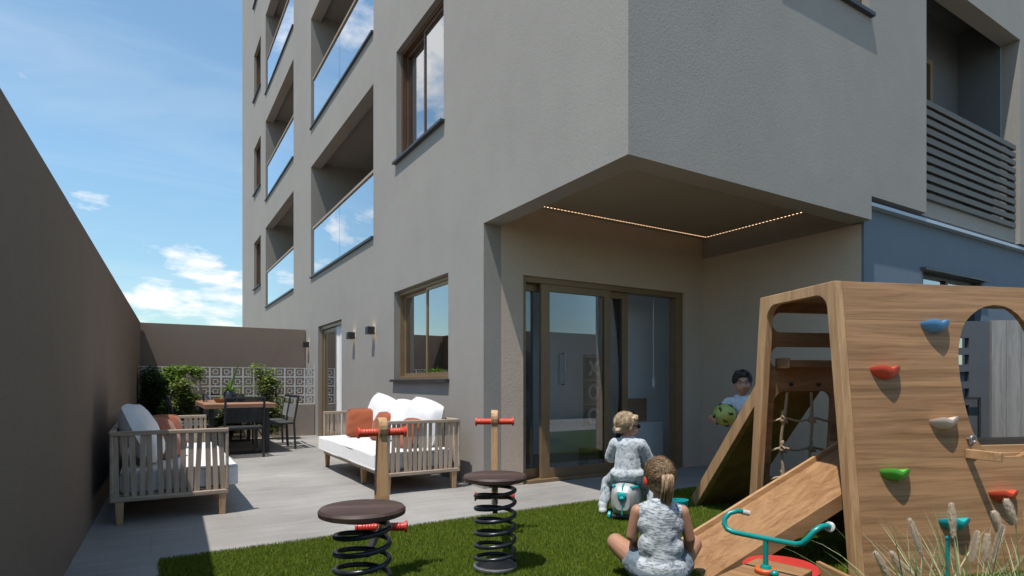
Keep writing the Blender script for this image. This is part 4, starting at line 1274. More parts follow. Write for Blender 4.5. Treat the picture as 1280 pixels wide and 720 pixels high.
for (x, y, lab) in ((0.74, 10.5, 'clear tumbler on the dining table nearer the ivy'), (0.78, 11.0, 'clear tumbler near the far end of the dining table')):
    o = MB().lathe([(0.028, 0.0), (0.034, 0.004), (0.040, 0.125), (0.037, 0.125), (0.030, 0.01)], 20).build('tumbler', M['tumbler'], smooth=True)
    o.location = (x, y, 0.7425); tag(o, lab, 'glass')

# ================================================================= BREEZE BLOCK SCREEN AND PLANTING
scn = thing('breeze_block_screen', 'white pierced breeze block screen standing on a taupe plinth', 'screen wall', (0, 12.1, 0))
b = MB()
x0, x1, z0, z1 = -0.19, 2.79, 0.62, 1.335
nb, nz = 16, 4
bw_, bh = (x1 - x0) / nb, (z1 - z0) / nz
rim = 0.016
for i in range(nb + 1):
    x = x0 + i * bw_
    b.box(x - rim / 1.2, x + rim / 1.2, 0, 0.09, z0, z1)
for k in range(nz + 1):
    z = z0 + k * bh
    for i in range(nb):
        b.box(x0 + i * bw_ + rim / 1.2, x0 + (i + 1) * bw_ - rim / 1.2, 0.002, 0.088, max(z0, z - rim / 1.2), min(z1, z + rim / 1.2))
for i in range(nb):
    for k in range(nz):
        cx_, cz = x0 + (i + 0.5) * bw_, z0 + (k + 0.5) * bh
        r = 0.042; q = 0.012
        o_ = (i + k) % 4
        # an offset square fret joined to the rim
        b.box(cx_ - r, cx_ + r, 0.006, 0.084, cz + r - q, cz + r).box(cx_ - r, cx_ - r + q, 0.006, 0.084, cz - r, cz + r - q).box(cx_ + r - q, cx_ + r, 0.006, 0.084, cz - r, cz + r - q).box(cx_ - r + q, cx_ + r - q, 0.006, 0.084, cz - r, cz - r + q)
        e = bh / 2 - rim / 1.2; ex = bw_ / 2 - rim / 1.2
        b.box(cx_ - q / 2, cx_ + q / 2, 0.008, 0.082, cz + r + 0.0005, cz + e) if o_ % 2 else b.box(cx_ + r + 0.0005, cx_ + ex, 0.008, 0.082, cz - q / 2, cz + q / 2)
        b.box(cx_ - q / 2, cx_ + q / 2, 0.008, 0.082, cz - e, cz - r - 0.0005) if not o_ % 2 else b.box(cx_ - ex, cx_ - r - 0.0005, 0.008, 0.082, cz - q / 2, cz + q / 2)
b.build('fretwork', M['screen'], scn)
MB().box(-0.19, 2.79, -0.03, 0.12, 0.0, 0.619).build('plinth', M['plinth'], scn, bevel=0.004)

def foliage(G, blobs, n, size):
    b = MB()
    tot = sum(r[0] * r[1] * r[2] for _, r in blobs)
    for c, r in blobs:
        for _ in range(int(n * r[0] * r[1] * r[2] / tot)):
            while True:
                q = V((G.uniform(-1, 1), G.uniform(-1, 1), G.uniform(-1, 1)))
                if 0.15 < q.length < 1: break
            p = V((c[0] + q.x * r[0], c[1] + q.y * r[1], c[2] + q.z * r[2]))
            if p.z < 0.02: continue
            leaf_cluster(b, G, p, size)
    return b
G = random.Random(21)
iv = thing('ivy', 'dark ivy mass climbing the corner of the garden wall', 'ivy', (0.02, 11.75, 0))
foliage(G, [((0.0, 0, 1.08), (0.20, 0.25, 0.26)), ((0.02, 0, 0.75), (0.22, 0.25, 0.32)), ((0.05, -0.05, 0.42), (0.26, 0.28, 0.34)), ((0.05, 0, 0.15), (0.25, 0.25, 0.2))], 7500, 0.05).build('foliage', M['ivy'], iv)
b = MB()
for i in range(7):
    x = -0.12 + 0.05 * i
    b.tube([(x, 0.1, 0.0), (x + G.uniform(-.06, .06), 0.05, 0.5), (x + G.uniform(-.08, .08), 0.05, 1.1)], 0.009, 6)
b.build('stem', M['stem'], iv)
iv2 = thing('trailing_plant', 'bright green leaves trailing over the screen top beside the dark ivy', 'plant', (0.50, 11.92, 0))
foliage(G, [((0.0, 0, 1.28), (0.34, 0.13, 0.08)), ((-0.16, 0.0, 1.14), (0.22, 0.14, 0.16)), ((0.22, 0, 1.18), (0.12, 0.1, 0.14)), ((-0.2, 0.0, 0.85), (0.16, 0.12, 0.3))], 2300, 0.055).build('foliage', M['lime_leaf'], iv2)
b = MB().tube([(-0.2, 0.02, 0.0), (-0.2, 0.06, 0.6), (-0.16, 0.05, 1.15), (0.15, 0, 1.28)], 0.006, 8)
b.build('stem', M['stem'], iv2)
def shrub(lab, loc, w, h, n, mk, seed):
    G = random.Random(seed)
    t = thing('shrub', lab, 'shrub', loc)
    bl = []
    b2 = MB()
    for i in range(17):
        a = G.uniform(0, 6.28); r = w * G.uniform(0.1, 0.95); z = h * (0.16 + 0.78 * i / 16)
        k = math.sin(math.pi * min(1, 0.15 + z / h * 0.75))
        c = (r * k * math.cos(a), 0.6 * r * k * math.sin(a), z)
        s = G.uniform(0.15, 0.27)
        bl.append((c, (w * s * 1.9, w * s * 1.7, h * s * 0.55)))
        b2.tube([(0.02 * math.cos(a), 0.02 * math.sin(a), 0), (c[0] * 0.5, c[1] * 0.5, z * 0.6), c], [0.014, 0.008, 0.003], 6)
    foliage(G, bl, n, 0.062).build('foliage', M[mk], t)
    b2.build('stem', M['stem'], t)
shrub('olive green shrub between the dark ivy and the dining table', (0.52, 11.45, 0), 0.34, 1.05, 2600, 'shrub', 31)
shrub('tall olive green shrub behind the dining table and the potted plant', (1.82, 11.65, 0), 0.44, 1.36, 3600, 'shrub', 32)
shrub('low green shrub behind the far dining chairs', (1.22, 11.72, 0), 0.38, 0.95, 1700, 'shrub', 33)

# ================================================================= FOUNTAIN GRASS (front corner)
def fountain_grass(lab, loc, plumes, nblades, spread, seed):
    G = random.Random(seed)
    t = thing('fountain_grass', lab, 'ornamental grass', loc, -HEAD, 'clumps of fountain grass')
    b = MB()
    for _ in range(nblades):
        a = G.uniform(0, 6.283); r = G.uniform(0, spread * 0.35)
        L = G.uniform(0.32, 0.62)
        out = G.uniform(0.1, 0.75)
        base = V((r * math.cos(a), r * math.sin(a), 0.005))
        d = V((math.cos(a) * out, math.sin(a) * out, 1)).normalized()
        leaf_strip(b, base, d, L, G.uniform(0.0018, 0.0036), G.uniform(0.3, 1.5), 7, 0.5)
    b.build('blades', M['blade'], t)
    for (x, y, z0, x1, y1, z1) in plumes:
        p0, p1 = V((x, y, z0)), V((x1, y1, z1))
        ax = (p1 - p0)
        L = ax.length; axn = ax.normalized()
        e1, e2, _ = basis(axn)
        s = MB()
        root = V((x * 0.35, y * 0.35, 0.0))
        s.tube([root, root.lerp(p0, 0.5) + V((0, 0, 0.03)), p0, p0.lerp(p1, 0.95)], [0.0025, 0.002, 0.0018, 0.001], 6)
        st = s.build('stalk', M['blade'], t)
        q = MB()
        for i in range(1500):
            f = G.random()
            prof = (0.35 + 0.65 * math.sin(math.pi * min(1, 0.15 + 0.8 * f))) if f < 0.9 else 0.9 * (1 - f) * 10 * 0.6 + 0.1
            a = G.uniform(0, 6.283)
            o_ = e1 * math.cos(a) + e2 * math.sin(a)
            c = p0 + axn * (f * L)
            l = 0.0215 * prof * G.uniform(0.7, 1.15)
            tip = c + o_ * l * 0.75 + axn * l * 1.1
            wv = axn.cross(o_) * 0.0015
            q.add([c - wv, c + wv, tip], [(0, 1, 2)])
        q.build('plume', M['plume'], st)
    return t
def plume_at(loc, r0, d0, r1, z0, z1):
    """root offset of a plume in the clump's own frame (x right, y away)"""
    return (r0 - loc[0], d0 - loc[1], z0, r1 - loc[0], d0 - loc[1], z1)
def clump(lab, rd, pl, nb, sp, seed):
    fountain_grass(lab, site(*rd), [plume_at(rd, *p) for p in pl], nb, sp, seed)
def px(u, y, d): return (u - 640) / 737 * d, 1.05 + d * (478 - y) / 737
def pl(x0, y0, x1, y1, d):
    a, za = px(x0, y0, d); c, zc = px(x1, y1, d)
    return (a, d, c, za, zc)
# r (right), d (away) of the foot, r of the tip, heights of foot and tip
clump('clump of pale fountain grass with three plumes leaning to the ramp side', (1.56, 2.27), [(1.444, 2.25, 1.386, 0.296, 0.403), (1.519, 2.28, 1.469, 0.295, 0.394), (1.608, 2.31, 1.558, 0.364, 0.517)], 60, 0.16, 41)
clump('fullest clump of fountain grass in front of the climbing panel', (1.72, 2.22), [(1.648, 2.2, 1.639, 0.462, 0.599), (1.734, 2.23, 1.761, 0.363, 0.487), (1.812, 2.26, 1.822, 0.354, 0.467), (1.861, 2.29, 1.908, 0.342, 0.497), (1.923, 2.32, 1.898, 0.461, 0.54)], 130, 0.22, 42)
clump('clump of fountain grass with dense pale blades in front of the house corner', (1.88, 2.12), [(1.795, 2.1, 1.761, 0.54, 0.631), (1.879, 2.13, 1.858, 0.437, 0.582)], 110, 0.2, 43)
tp = MB().tube([(0, 0, 0.0), (0, 0, 0.455)], 0.007, 10).ball((0, 0, 0.458), 0.009, 12, 8)
o = tp.build('garden_stake', M['teal'], smooth=True)
o.location = site(1.655, 2.24)
tag(o, 'thin teal stake standing among the fountain grass', 'stake')

# ================================================================= PEOPLE
def blob(name, prims, m, parent, voxel=0.006, smooth=6, disp=None, keep=True):
    """one continuous skin grown round a set of limbs"""
    b = MB()
    for p in prims:
        if p[0] == 'c': b.capsule(*p[1:5])
        else: b.ball(p[1], p[2], 20, 14, p[3] if len(p) > 3 else None)
    o = b.build(name, m, parent)
    r = o.modifiers.new('grow', 'REMESH'); r.mode = 'VOXEL'; r.voxel_size = voxel; r.use_smooth_shade = True
    s = o.modifiers.new('soft', 'SMOOTH'); s.factor = 0.5; s.iterations = smooth
    if disp:
        for k, (sc, st) in enumerate(disp):
            tx = bpy.data.textures.get('folds_%g' % sc) or bpy.data.textures.new('folds_%g' % sc, 'CLOUDS')
            tx.noise_scale = sc; tx.noise_depth = 2
            d = o.modifiers.new('fold', 'DISPLACE'); d.texture = tx; d.strength = st; d.mid_level = 0.5; d.texture_coords = 'LOCAL'
    par = o.parent
    baked(o)
    o.data.materials.clear(); o.data.materials.append(m)
    o.data.shade_smooth()
    return o
def C(p, q, r1, r2): return ('c', V(p), V(q), r1, r2)
def S(c, r, rot=None): return ('s', V(c), r, rot)
def chainc(pts, rs): return [C(pts[i], pts[i + 1], rs[i], rs[i + 1]) for i in range(len(pts) - 1)]
def hand(wrist, d, n, thumb, size=1.0, curl=0.5):
    """palm along d with palm side facing n, five bent fingers, thumb on side `thumb`"""
    d = V(d).normalized(); n = V(n); n = (n - d * n.dot(d)).normalized(); s = d.cross(n).normalized() * thumb
    w = V(wrist)
    L = 0.052 * size
    out = []
    for k in (-1.0, -0.35, 0.35, 1.0):
        base = w + d * L + s * (k * 0.0165 * size)
        out.append(C(w + s * (k * 0.009 * size), base, 0.0105 * size, 0.0092 * size))
        ln = (0.036, 0.046, 0.050, 0.044)[int(round((k + 1) * 1.5))] * size
        a = d; p = base
        for j, f in enumerate((0.45, 0.32, 0.23)):
            a = (a + n * (curl * (0.55 if j == 0 else 0.75))).normalized()
            q = p + a * (ln * f)
            out.append(C(p, q, (0.0072 - 0.0007 * j) * size, (0.0068 - 0.0009 * j) * size))
            p = q
    t0 = w + d * (0.012 * size) + s * (0.012 * size)
    t1 = t0 + (s * 0.85 + d * 0.6 + n * 0.25).normalized() * (0.028 * size)
    t2 = t1 + (s * 0.2 + d * 0.9 + n * 0.5 * curl).normalized() * (0.020 * size)
    out += [C(t0, t1, 0.0098 * size, 0.0082 * size), C(t1, t2, 0.0080 * size, 0.0062 * size)]
    return out
def turned(prims, c, rot):
    """turn a set of limbs about point c"""
    c = V(c); out = []
    for p in prims:
        if p[0] == 'c': out.append(('c', c + rot @ (p[1] - c), c + rot @ (p[2] - c), p[3], p[4]))
        else: out.append(('s', c + rot @ (p[1] - c), p[2], rot if len(p) < 4 or p[3] is None else rot @ p[3]))
    return out
def head(k=1.0):
    """child's head round the origin (centre of the skull), looking along +y"""
    h = [S((0, -0.012, 0.012), (0.071 * k, 0.084 * k, 0.078 * k)), S((0, 0.018, -0.03 * k), (0.058 * k, 0.062 * k, 0.062 * k)),
         S((0, 0.036 * k, -0.066 * k), (0.030 * k, 0.030 * k, 0.024 * k)),
         C((0, 0.074 * k, -0.012 * k), (0, 0.084 * k, -0.030 * k), 0.0070, 0.0115 * k),
         S((0.012 * k, 0.074 * k, -0.033 * k), (0.008, 0.008, 0.007)), S((-0.012 * k, 0.074 * k, -0.033 * k), (0.008, 0.008, 0.007)),
         S((0.034 * k, 0.052 * k, -0.034 * k), (0.021 * k, 0.018 * k, 0.022 * k)), S((-0.034 * k, 0.052 * k, -0.034 * k), (0.021 * k, 0.018 * k, 0.022 * k)),
         C((-0.022 * k, 0.070 * k, 0.016 * k), (0.022 * k, 0.070 * k, 0.016 * k), 0.009, 0.009),
         C((-0.012 * k, 0.068 * k, -0.052 * k), (0.012 * k, 0.068 * k, -0.052 * k), 0.008, 0.008), C((-0.010 * k, 0.067 * k, -0.060 * k), (0.010 * k, 0.067 * k, -0.060 * k), 0.0075, 0.0075)]
    for s in (-1, 1):
        h += [S((s * 0.071 * k, -0.008, -0.018 * k), (0.009, 0.017 * k, 0.024 * k), Euler((0, 0, rad(-18 * s))).to_matrix()), S((s * 0.068 * k, -0.002, -0.036 * k), (0.008, 0.009, 0.009))]
    return h
def face_bits(parent, c, rot, skin_lip, iris, brow, k=1.0):
    c = V(c)
    MT = Matrix.Translation(c) @ rot.to_4x4()
    b = MB(); w = MB(); br = MB()
    for s in (-1, 1):
        e = V((s * 0.027 * k, 0.0655 * k, 0.000))
        w.ball(MT @ (e + V((0, 0.0005, 0))), (0.0085, 0.0070, 0.0050), 14, 10, rot)
        b.ball(MT @ (e + V((0, 0.0032, 0.0))), 0.0052, 12, 8)
        br.tube([MT @ V((s * (0.014 + 0.009 * i) * k, (0.0800 - 0.0028 * i * i * 0.7) * k, (0.0185 + 0.003 * math.sin(i * 1.0)) * k)) for i in range(4)], [0.0022, 0.003, 0.0026, 0.0015], 6)
    eyes = w.build('eye', M['eyewhite'], parent, smooth=True, angle=0)
    b.build('iris', iris, eyes, smooth=True, angle=0)
    br.build('eyebrow', brow, parent, smooth=True, angle=0)
    m = MB()
    m.tube([MT @ V((0.023 * k * u, (0.0745 - 0.010 * u * u) * k, (-0.0555 + 0.006 * u * u) * k)) for u in [-1 + i / 4 for i in range(9)]], [0.001, 0.002, 0.0028, 0.0034, 0.0036, 0.0034, 0.0028, 0.002, 0.001], 8)
    m.build('mouth', skin_lip, parent, smooth=True, angle=0)
def strands(parent, c, rot, radii, n, length, m, seed, flow, zmin=-0.3, front=0.55, r0=0.0022, off=(0, -0.02, 0.02), jit=1.0):
    """loose locks lying over a head of hair; flow(p, q) gives the way a lock runs at skull point q"""
    G = random.Random(seed)
    b = MB(); c = V(c)
    k = 0
    while k < n:
        q = V((G.gauss(0, 1), G.gauss(0, 1), G.gauss(0, 1))).normalized()
        if q.z < zmin or (q.y > front and q.z < 0.75): continue
        k += 1
        p = V((q.x * radii[0], q.y * radii[1], q.z * radii[2])) + V(off)
        L = length * G.uniform(0.6, 1.25)
        d = V(flow(q)) + V((G.gauss(0, .28), G.gauss(0, .28), G.gauss(0, .18))) * jit
        d = (d - q * d.dot(q)).normalized()
        pts = []
        cur = p + q * 0.001
        for j in range(6):
            pts.append(c + rot @ cur)
            rel = cur - V(off)
            nq = V((rel.x / radii[0] ** 2, rel.y / radii[1] ** 2, rel.z / radii[2] ** 2)).normalized()
            d = (d - nq * (d.dot(nq) - 0.05 * j * G.uniform(0.2, 1))).normalized()
            cur = cur + d * (L / 5)
        b.tube(pts, [r0 * x for x in (0.8, 1.0, 1.0, 0.85, 0.6, 0.2)], 4)
    return b.build('lock', m, parent, smooth=True, angle=0)
M['eyewhite'] = m_var('eye_white', (0.36, 0.34, 0.33), 0.25, 0.03, 20)
M['iris'] = m_var('dark_iris', (0.02, 0.012, 0.008), 0.15, 0.1, 60)
M['lip'] = m_skin('lips', (0.30, 0.10, 0.085))
M['skin_fair'] = m_skin('fair_skin', (0.52, 0.305, 0.215))
M['skin_tan'] = m_skin('tanned_skin', (0.40, 0.215, 0.140))
M['skin_warm'] = m_skin('warm_brown_skin', (0.45, 0.262, 0.182))
M['blond'] = m_hair('blond_hair', (0.26, 0.165, 0.085), (0.60, 0.45, 0.29), (60, 60, 14))
M['dark_blond'] = m_hair('dark_blond_hair', (0.13, 0.075, 0.04), (0.42, 0.285, 0.165), (130, 130, 5))
M['black_hair'] = m_hair('black_hair', (0.006, 0.005, 0.005), (0.028, 0.022, 0.02), (60, 60, 20))
M['print'] = m_fabric('grey_printed_jersey', (0.46, 0.49, 0.51), 0.06, 300, 0.12, ((0.24, 0.28, 0.31), 42.0, 0.56, (1, 1, 1)))
M['pants'] = m_fabric('grey_printed_leggings', (0.40, 0.44, 0.46), 0.06, 300, 0.12, ((0.17, 0.21, 0.23), 30.0, 0.55, (1, 1, 0.5)))
M['crinkle'] = m_fabric('white_grey_crinkle_cotton', (0.48, 0.51, 0.52), 0.06, 300, 0.12, ((0.20, 0.23, 0.26), 75.0, 0.52, (0.40, 0.40, 1.9)))
M['denim'] = m_fabric('grey_blue_shorts', (0.15, 0.19, 0.23), 0.12, 300, 0.4)
M['tee'] = m_fabric('pale_blue_tee', (0.55, 0.62, 0.67), 0.06, 300, 0.35)
M['shoe'] = m_fabric('white_shoe_fabric', (0.62, 0.63, 0.64), 0.08, 300, 0.3)
M['case'] = m_var('silver_case_shell', (0.48, 0.48, 0.47), 0.38, 0.06, 6, 0.06, 60, 0.25)
M['case_dark'] = m_var('dark_case_trim', (0.05, 0.055, 0.06), 0.5, 0.1, 10)
M['lens'] = m_var('dark_lens', (0.012, 0.010, 0.02), 0.08, 0.1, 10)
M['melon'] = m_var('lime_green_ball', (0.36, 0.45, 0.11), 0.5, 0.15, 8, 0.15, 40)

# ---- toddler astride the ride-on case
A_T = -HEAD - rad(22)
tl = site(0.1968 * 4.62, 4.62)
td = thing('person', 'toddler with blond hair in grey printed clothes sitting astride a silver ride-on case', 'person', (tl.x, tl.y, 0), A_T)
HC = V((0.0, 0.005, 0.715))
RT = Euler((rad(-6), 0, rad(-60))).to_matrix()
hd = [(p[0], p[1] + HC, *p[2:]) if p[0] == 's' else ('c', p[1] + HC, p[2] + HC, p[3], p[4]) for p in head(1.02)]
body = turned(hd, HC, RT)
body += [C((0, -0.012, 0.60), (0, -0.008, 0.66), 0.038, 0.034), C((-0.055, -0.005, 0.565), (0.055, -0.005, 0.565), 0.045, 0.045), C((0, -0.01, 0.36), (0, -0.008, 0.54), 0.088, 0.078), S((0, -0.02, 0.335), (0.115, 0.095, 0.075))]
for s in (-1, 1):
    body += chainc([(s * 0.058, -0.01, 0.325), (s * 0.165, 0.075, 0.245), (s * 0.195, 0.0, 0.085)], [0.062, 0.046, 0.032])
    body += [C((s * 0.196, -0.005, 0.05), (s * 0.215, 0.068, 0.032), 0.028, 0.022)]
    body += chainc([(s * 0.105, -0.005, 0.560), (s * 0.140, 0.045, 0.455), (s * 0.075, 0.150, 0.43)], [0.036, 0.030, 0.024])
    body += hand((s * 0.070, 0.158, 0.428), (-s * 0.35, 0.8, -0.3), (0, 0, -1), -s, 0.72, 0.7)
bd = blob('body', body, M['skin_fair'], td, 0.0048, 5)
face_bits(td, HC, RT, M['lip'], M['iris'], M['blond'], 1.02)
# clothes
sh = [C((0, -0.012, 0.36), (0, -0.010, 0.545), 0.108, 0.088), C((-0.068, -0.006, 0.562), (0.068, -0.006, 0.562), 0.054, 0.054), S((0, -0.022, 0.338), (0.138, 0.118, 0.068)), C((-0.03, -0.01, 0.605), (0.03, -0.01, 0.605), 0.034, 0.034)]
for s in (-1, 1):
    sh += chainc([(s * 0.100, -0.005, 0.565), (s * 0.146, 0.045, 0.452), (s * 0.088, 0.135, 0.430)], [0.050, 0.047, 0.036])
blob('shirt', sh, M['print'], td, 0.006, 8, [(0.06, 0.013)])
pn = [S((0, -0.02, 0.325), (0.120, 0.102, 0.072))]
for s in (-1, 1):
    pn += chainc([(s * 0.062, -0.01, 0.320), (s * 0.167, 0.077, 0.245), (s * 0.196, 0.001, 0.075)], [0.072, 0.057, 0.043])
blob('trousers', pn, M['pants'], td, 0.006, 8, [(0.05, 0.011)])
for s in (-1, 1):
    blob('shoe', [C((s * 0.194, -0.020, 0.036), (s * 0.220, 0.088, 0.030), 0.034, 0.028), C((s * 0.195, -0.012, 0.05), (s * 0.196, -0.006, 0.085), 0.034, 0.036)], M['shoe'], td, 0.005, 4)
hr = [S((0, -0.020, 0.020), (0.079, 0.089, 0.082)), S((0, -0.055, -0.015), (0.066, 0.048, 0.055)), S((0.03, -0.085, -0.045), (0.030, 0.022, 0.026)), S((-0.03, -0.085, -0.048), (0.034, 0.024, 0.028)), S((0.0, -0.092, -0.030), (0.035, 0.020, 0.03)),
      S((0.0, 0.045, 0.072), (0.045, 0.028, 0.018)), S((0.045, 0.02, 0.055), (0.03, 0.04, 0.03)), S((-0.045, 0.02, 0.055), (0.03, 0.04, 0.03))]
hr = turned([(p[0], p[1] + HC, *p[2:]) for p in hr], HC, RT)
hh = blob('hair', hr, M['blond'], td, 0.0045, 3, [(0.03, 0.010), (0.010, 0.006)])
strands(hh, HC, RT, (0.080, 0.091, 0.084), 520, 0.055, M['blond'], 3, lambda q: (q.x * 0.5, -0.5, -0.75), -0.45, 0.5, 0.0021, (0, -0.022, 0.020))
g = MB()
MT = Matrix.Translation(HC) @ RT.to_4x4()
for s in (-1, 1):
    g.ball(MT @ V((s * 0.030, 0.079, 0.000)), (0.021, 0.010, 0.017), 14, 10, RT)
    g.bar(MT @ V((s * 0.050, 0.074, 0.004)), MT @ V((s * 0.076, -0.004, 0.000)), 0.006, 0.003, RT @ V((0, 0, 1)))
g.bar(MT @ V((-0.012, 0.088, 0.004)), MT @ V((0.012, 0.088, 0.004)), 0.004, 0.004)
g.build('sunglasses', M['lens'], td, smooth=True)

# ---- ride-on case
cs = thing('ride_on_case', 'silver hard shell ride-on suitcase with teal straps and wheels under the toddler', 'suitcase', (tl.x, tl.y, 0), A_T)
def sup(a, w, h, e=0.62):
    c, s = math.cos(a), math.sin(a)
    return (w * math.copysign(abs(c) ** e, c), h * math.copysign(abs(s) ** e, s))
b = MB()
vs, fs = [], []
ny, na = 16, 28
for i in range(ny + 1):
    f = -1 + 2 * i / ny
    y = 0.235 * f
    k = (1 - abs(f) ** 5) ** 0.28 if abs(f) < 1 else 0.55
    k = max(k, 0.55)
    dip = 0.028 * math.exp(-(f / 0.45) ** 2)
    for j in range(na):
        x, z = sup(2 * math.pi * j / na, 0.102 * k, 0.128 * k)
        z += 0.163
        if z > 0.19: z -= dip * (z - 0.19) / 0.1
        vs.append((x, y, z))
for i in range(ny):
    for j in range(na):
        l = (j + 1) % na
        fs.append((i * na + j, i * na + l, (i + 1) * na + l, (i + 1) * na + j))
fs.append(tuple(range(na))); fs.append(tuple(ny * na + j for j in range(na - 1, -1, -1)))
b.add(vs, fs)
b.build('shell', M['case'], cs, smooth=True, angle=60)
def loop_y(y, x, g=1.012):
    pass
b = MB()   # centre seam and the two ribs running end to end over the top
for x, r in ((0.0, 0.005),):
    b.tube([(x, -0.2385, 0.06), (x, -0.2395, 0.16), (x, -0.238, 0.23), (x, -0.22, 0.272), (x, -0.17, 0.288), (x, -0.06, 0.268), (x, 0.06, 0.268), (x, 0.17, 0.288), (x, 0.22, 0.272), (x, 0.238, 0.23), (x, 0.2395, 0.06)], r, 8)
b.build('seam', M['aqua'], cs, smooth=True)
b = MB()
b.ball((0, -0.243, 0.205), (0.034, 0.012, 0.030), 16, 10).ball((0, -0.250, 0.186), (0.020, 0.010, 0.016), 12, 8)
b.build('buckle', M['aqua'], cs, smooth=True)
b = MB()
for s in (-1, 1):
    b.tube([(s * 0.062, -0.205, 0.262), (s * 0.080, -0.16, 0.262), (s * 0.085, -0.08, 0.250), (s * 0.085, 0.08, 0.250), (s * 0.080, 0.16, 0.262)], 0.012, 8)
b.build('strap', M['aqua'], cs, smooth=True)
for s in (-1, 1):
    for y in (-0.165, 0.165):
        MB().lathe([(0.020, -0.012), (0.032, -0.010), (0.032, 0.010), (0.020, 0.012)], 18, Matrix.Translation((s * 0.108, y, 0.034)) @ Matrix.Rotation(rad(90), 4, 'Y')).build('wheel', M['aqua'], cs, smooth=True)
MB().box(-0.09, 0.09, -0.20, 0.20, 0.028, 0.05).build('base', M['case_dark'], cs, bevel=0.006)

# ---- girl sitting cross-legged on the turf, back to us
gl = site(0.757, 3.02)
A_G = -HEAD - rad(4)
gr = thing('person', 'girl with a long dark blond ponytail sitting cross-legged in a sleeveless pale shirt', 'person', (gl.x, gl.y, 0.01), A_G)
gr.scale = (0.93, 1, 1)
HC = V((0.0, 0.03, 0.552))
RT = Euler((rad(-4), 0, rad(14))).to_matrix()
hd = [(p[0], p[1] + HC, *p[2:]) if p[0] == 's' else ('c', p[1] + HC, p[2] + HC, p[3], p[4]) for p in head(1.0)]
body = turned(hd, HC, RT)
body += [C((0, 0.0, 0.41), (0, 0.015, 0.50), 0.038, 0.033), C((-0.085, -0.005, 0.385), (0.085, -0.005, 0.385), 0.042, 0.042), C((0, -0.01, 0.13), (0, -0.005, 0.35), 0.090, 0.088), S((0, -0.02, 0.095), (0.135, 0.10, 0.088)), S((0, -0.005, 0.32), (0.115, 0.07, 0.08))]
for s in (-1, 1):
    body += chainc([(s * 0.075, 0.0, 0.085), (s * 0.222, 0.17, 0.170), (s * 0.212, 0.185, 0.165)], [0.074, 0.050, 0.048])
    body += chainc([(s * 0.222, 0.17, 0.165), (s * 0.12, 0.22, 0.085), (-s * 0.03, 0.255 + 0.04 * s, 0.045)], [0.046, 0.044, 0.028])
    body += [C((-s * 0.03, 0.255 + 0.04 * s, 0.035), (-s * 0.13, 0.27 + 0.05 * s, 0.026), 0.026, 0.020)]
body += chainc([(-0.122, -0.002, 0.378), (-0.150, 0.015, 0.25), (-0.10, 0.155, 0.165)], [0.037, 0.031, 0.023])
body += hand((-0.095, 0.165, 0.160), (0.35, 0.9, -0.25), (0.2, 0, -1), 1, 0.82, 0.6)
body += chainc([(0.122, -0.002, 0.378), (0.163, 0.010, 0.24), (0.180, 0.125, 0.095)], [0.037, 0.031, 0.023])
body += hand((0.184, 0.132, 0.088), (0.25, 0.85, -0.45), (0, 0, -1), -1, 0.85, 0.5)
blob('body', body, M['skin_tan'], gr, 0.005, 5)
face_bits(gr, HC, RT, M['lip'], M['iris'], M['dark_blond'], 1.0)
sh = [C((0, -0.012, 0.10), (0, -0.008, 0.36), 0.108, 0.100), C((-0.080, -0.005, 0.380), (0.080, -0.005, 0.380), 0.050, 0.050), S((0, -0.02, 0.10), (0.142, 0.118, 0.085)), S((0, -0.008, 0.32), (0.130, 0.086, 0.09)), C((-0.03, -0.004, 0.420), (0.03, -0.004, 0.420), 0.034, 0.034), S((0, -0.016, 0.21), (0.124, 0.098, 0.10))]
blob('shirt', sh, M['crinkle'], gr, 0.0055, 8, [(0.07, 0.016)])
pn = [S((0, -0.02, 0.082), (0.150, 0.118, 0.076))]
for s in (-1, 1):
    pn += chainc([(s * 0.075, 0.0, 0.082), (s * 0.120, 0.050, 0.104)], [0.084, 0.077])
blob('shorts', pn, M['denim'], gr, 0.0055, 5, [(0.04, 0.014)])
# hair: skull cap pulled back and a ponytail of separate locks
hr = [S((0, -0.018, 0.016), (0.078, 0.090, 0.084)), S((0, -0.05, -0.02), (0.064, 0.052, 0.055))]
hr = turned([(p[0], p[1] + HC, *p[2:]) for p in hr], HC, RT)
hh = blob('hair', hr, M['dark_blond'], gr, 0.0045, 4, [(0.012, 0.005)])
hh['label'] = 'hair pulled back tight over the head'
strands(hh, HC, RT, (0.079, 0.091, 0.085), 620, 0.075, M['dark_blond'], 5, lambda q: (-q.x * 1.2, -0.9, 0.35 - q.z), -0.6, 0.7, 0.0013, (0, -0.019, 0.016), 0.3)
b = MB()
G = random.Random(17)
tie = HC + RT @ V((0, -0.098, 0.022))
for i in range(64):
    a = G.uniform(0, 6.283); r = G.uniform(0, 1) ** 0.5
    ox, oy = r * math.cos(a), r * math.sin(a)
    L = 0.255 * G.uniform(0.72, 1.05)
    pts = []
    for j in range(12):
        f = j / 11
        sp = 0.013 + 0.024 * math.sin(math.pi * min(1, f * 0.9 + 0.06)) * (1 - 0.35 * f)
        wv = 0.0035 * math.sin(f * 9 + i)
        back = 0.030 * math.sin(math.pi * min(1, f * 1.6)) * (1 if f < 0.6 else 0.6) + 0.012 * (1 - f)
        pts.append(tie + V((ox * sp + wv, -back + oy * sp * 0.6 + 0.004, -L * f * (0.65 + 0.35 * f) + 0.012 * math.sin(math.pi * min(1, f * 3)))))
    b.tube(pts, [0.0062 - 0.0048 * (j / 11) ** 1.5 for j in range(12)], 6)
b.build('ponytail', M['dark_blond'], hh, smooth=True, angle=0)
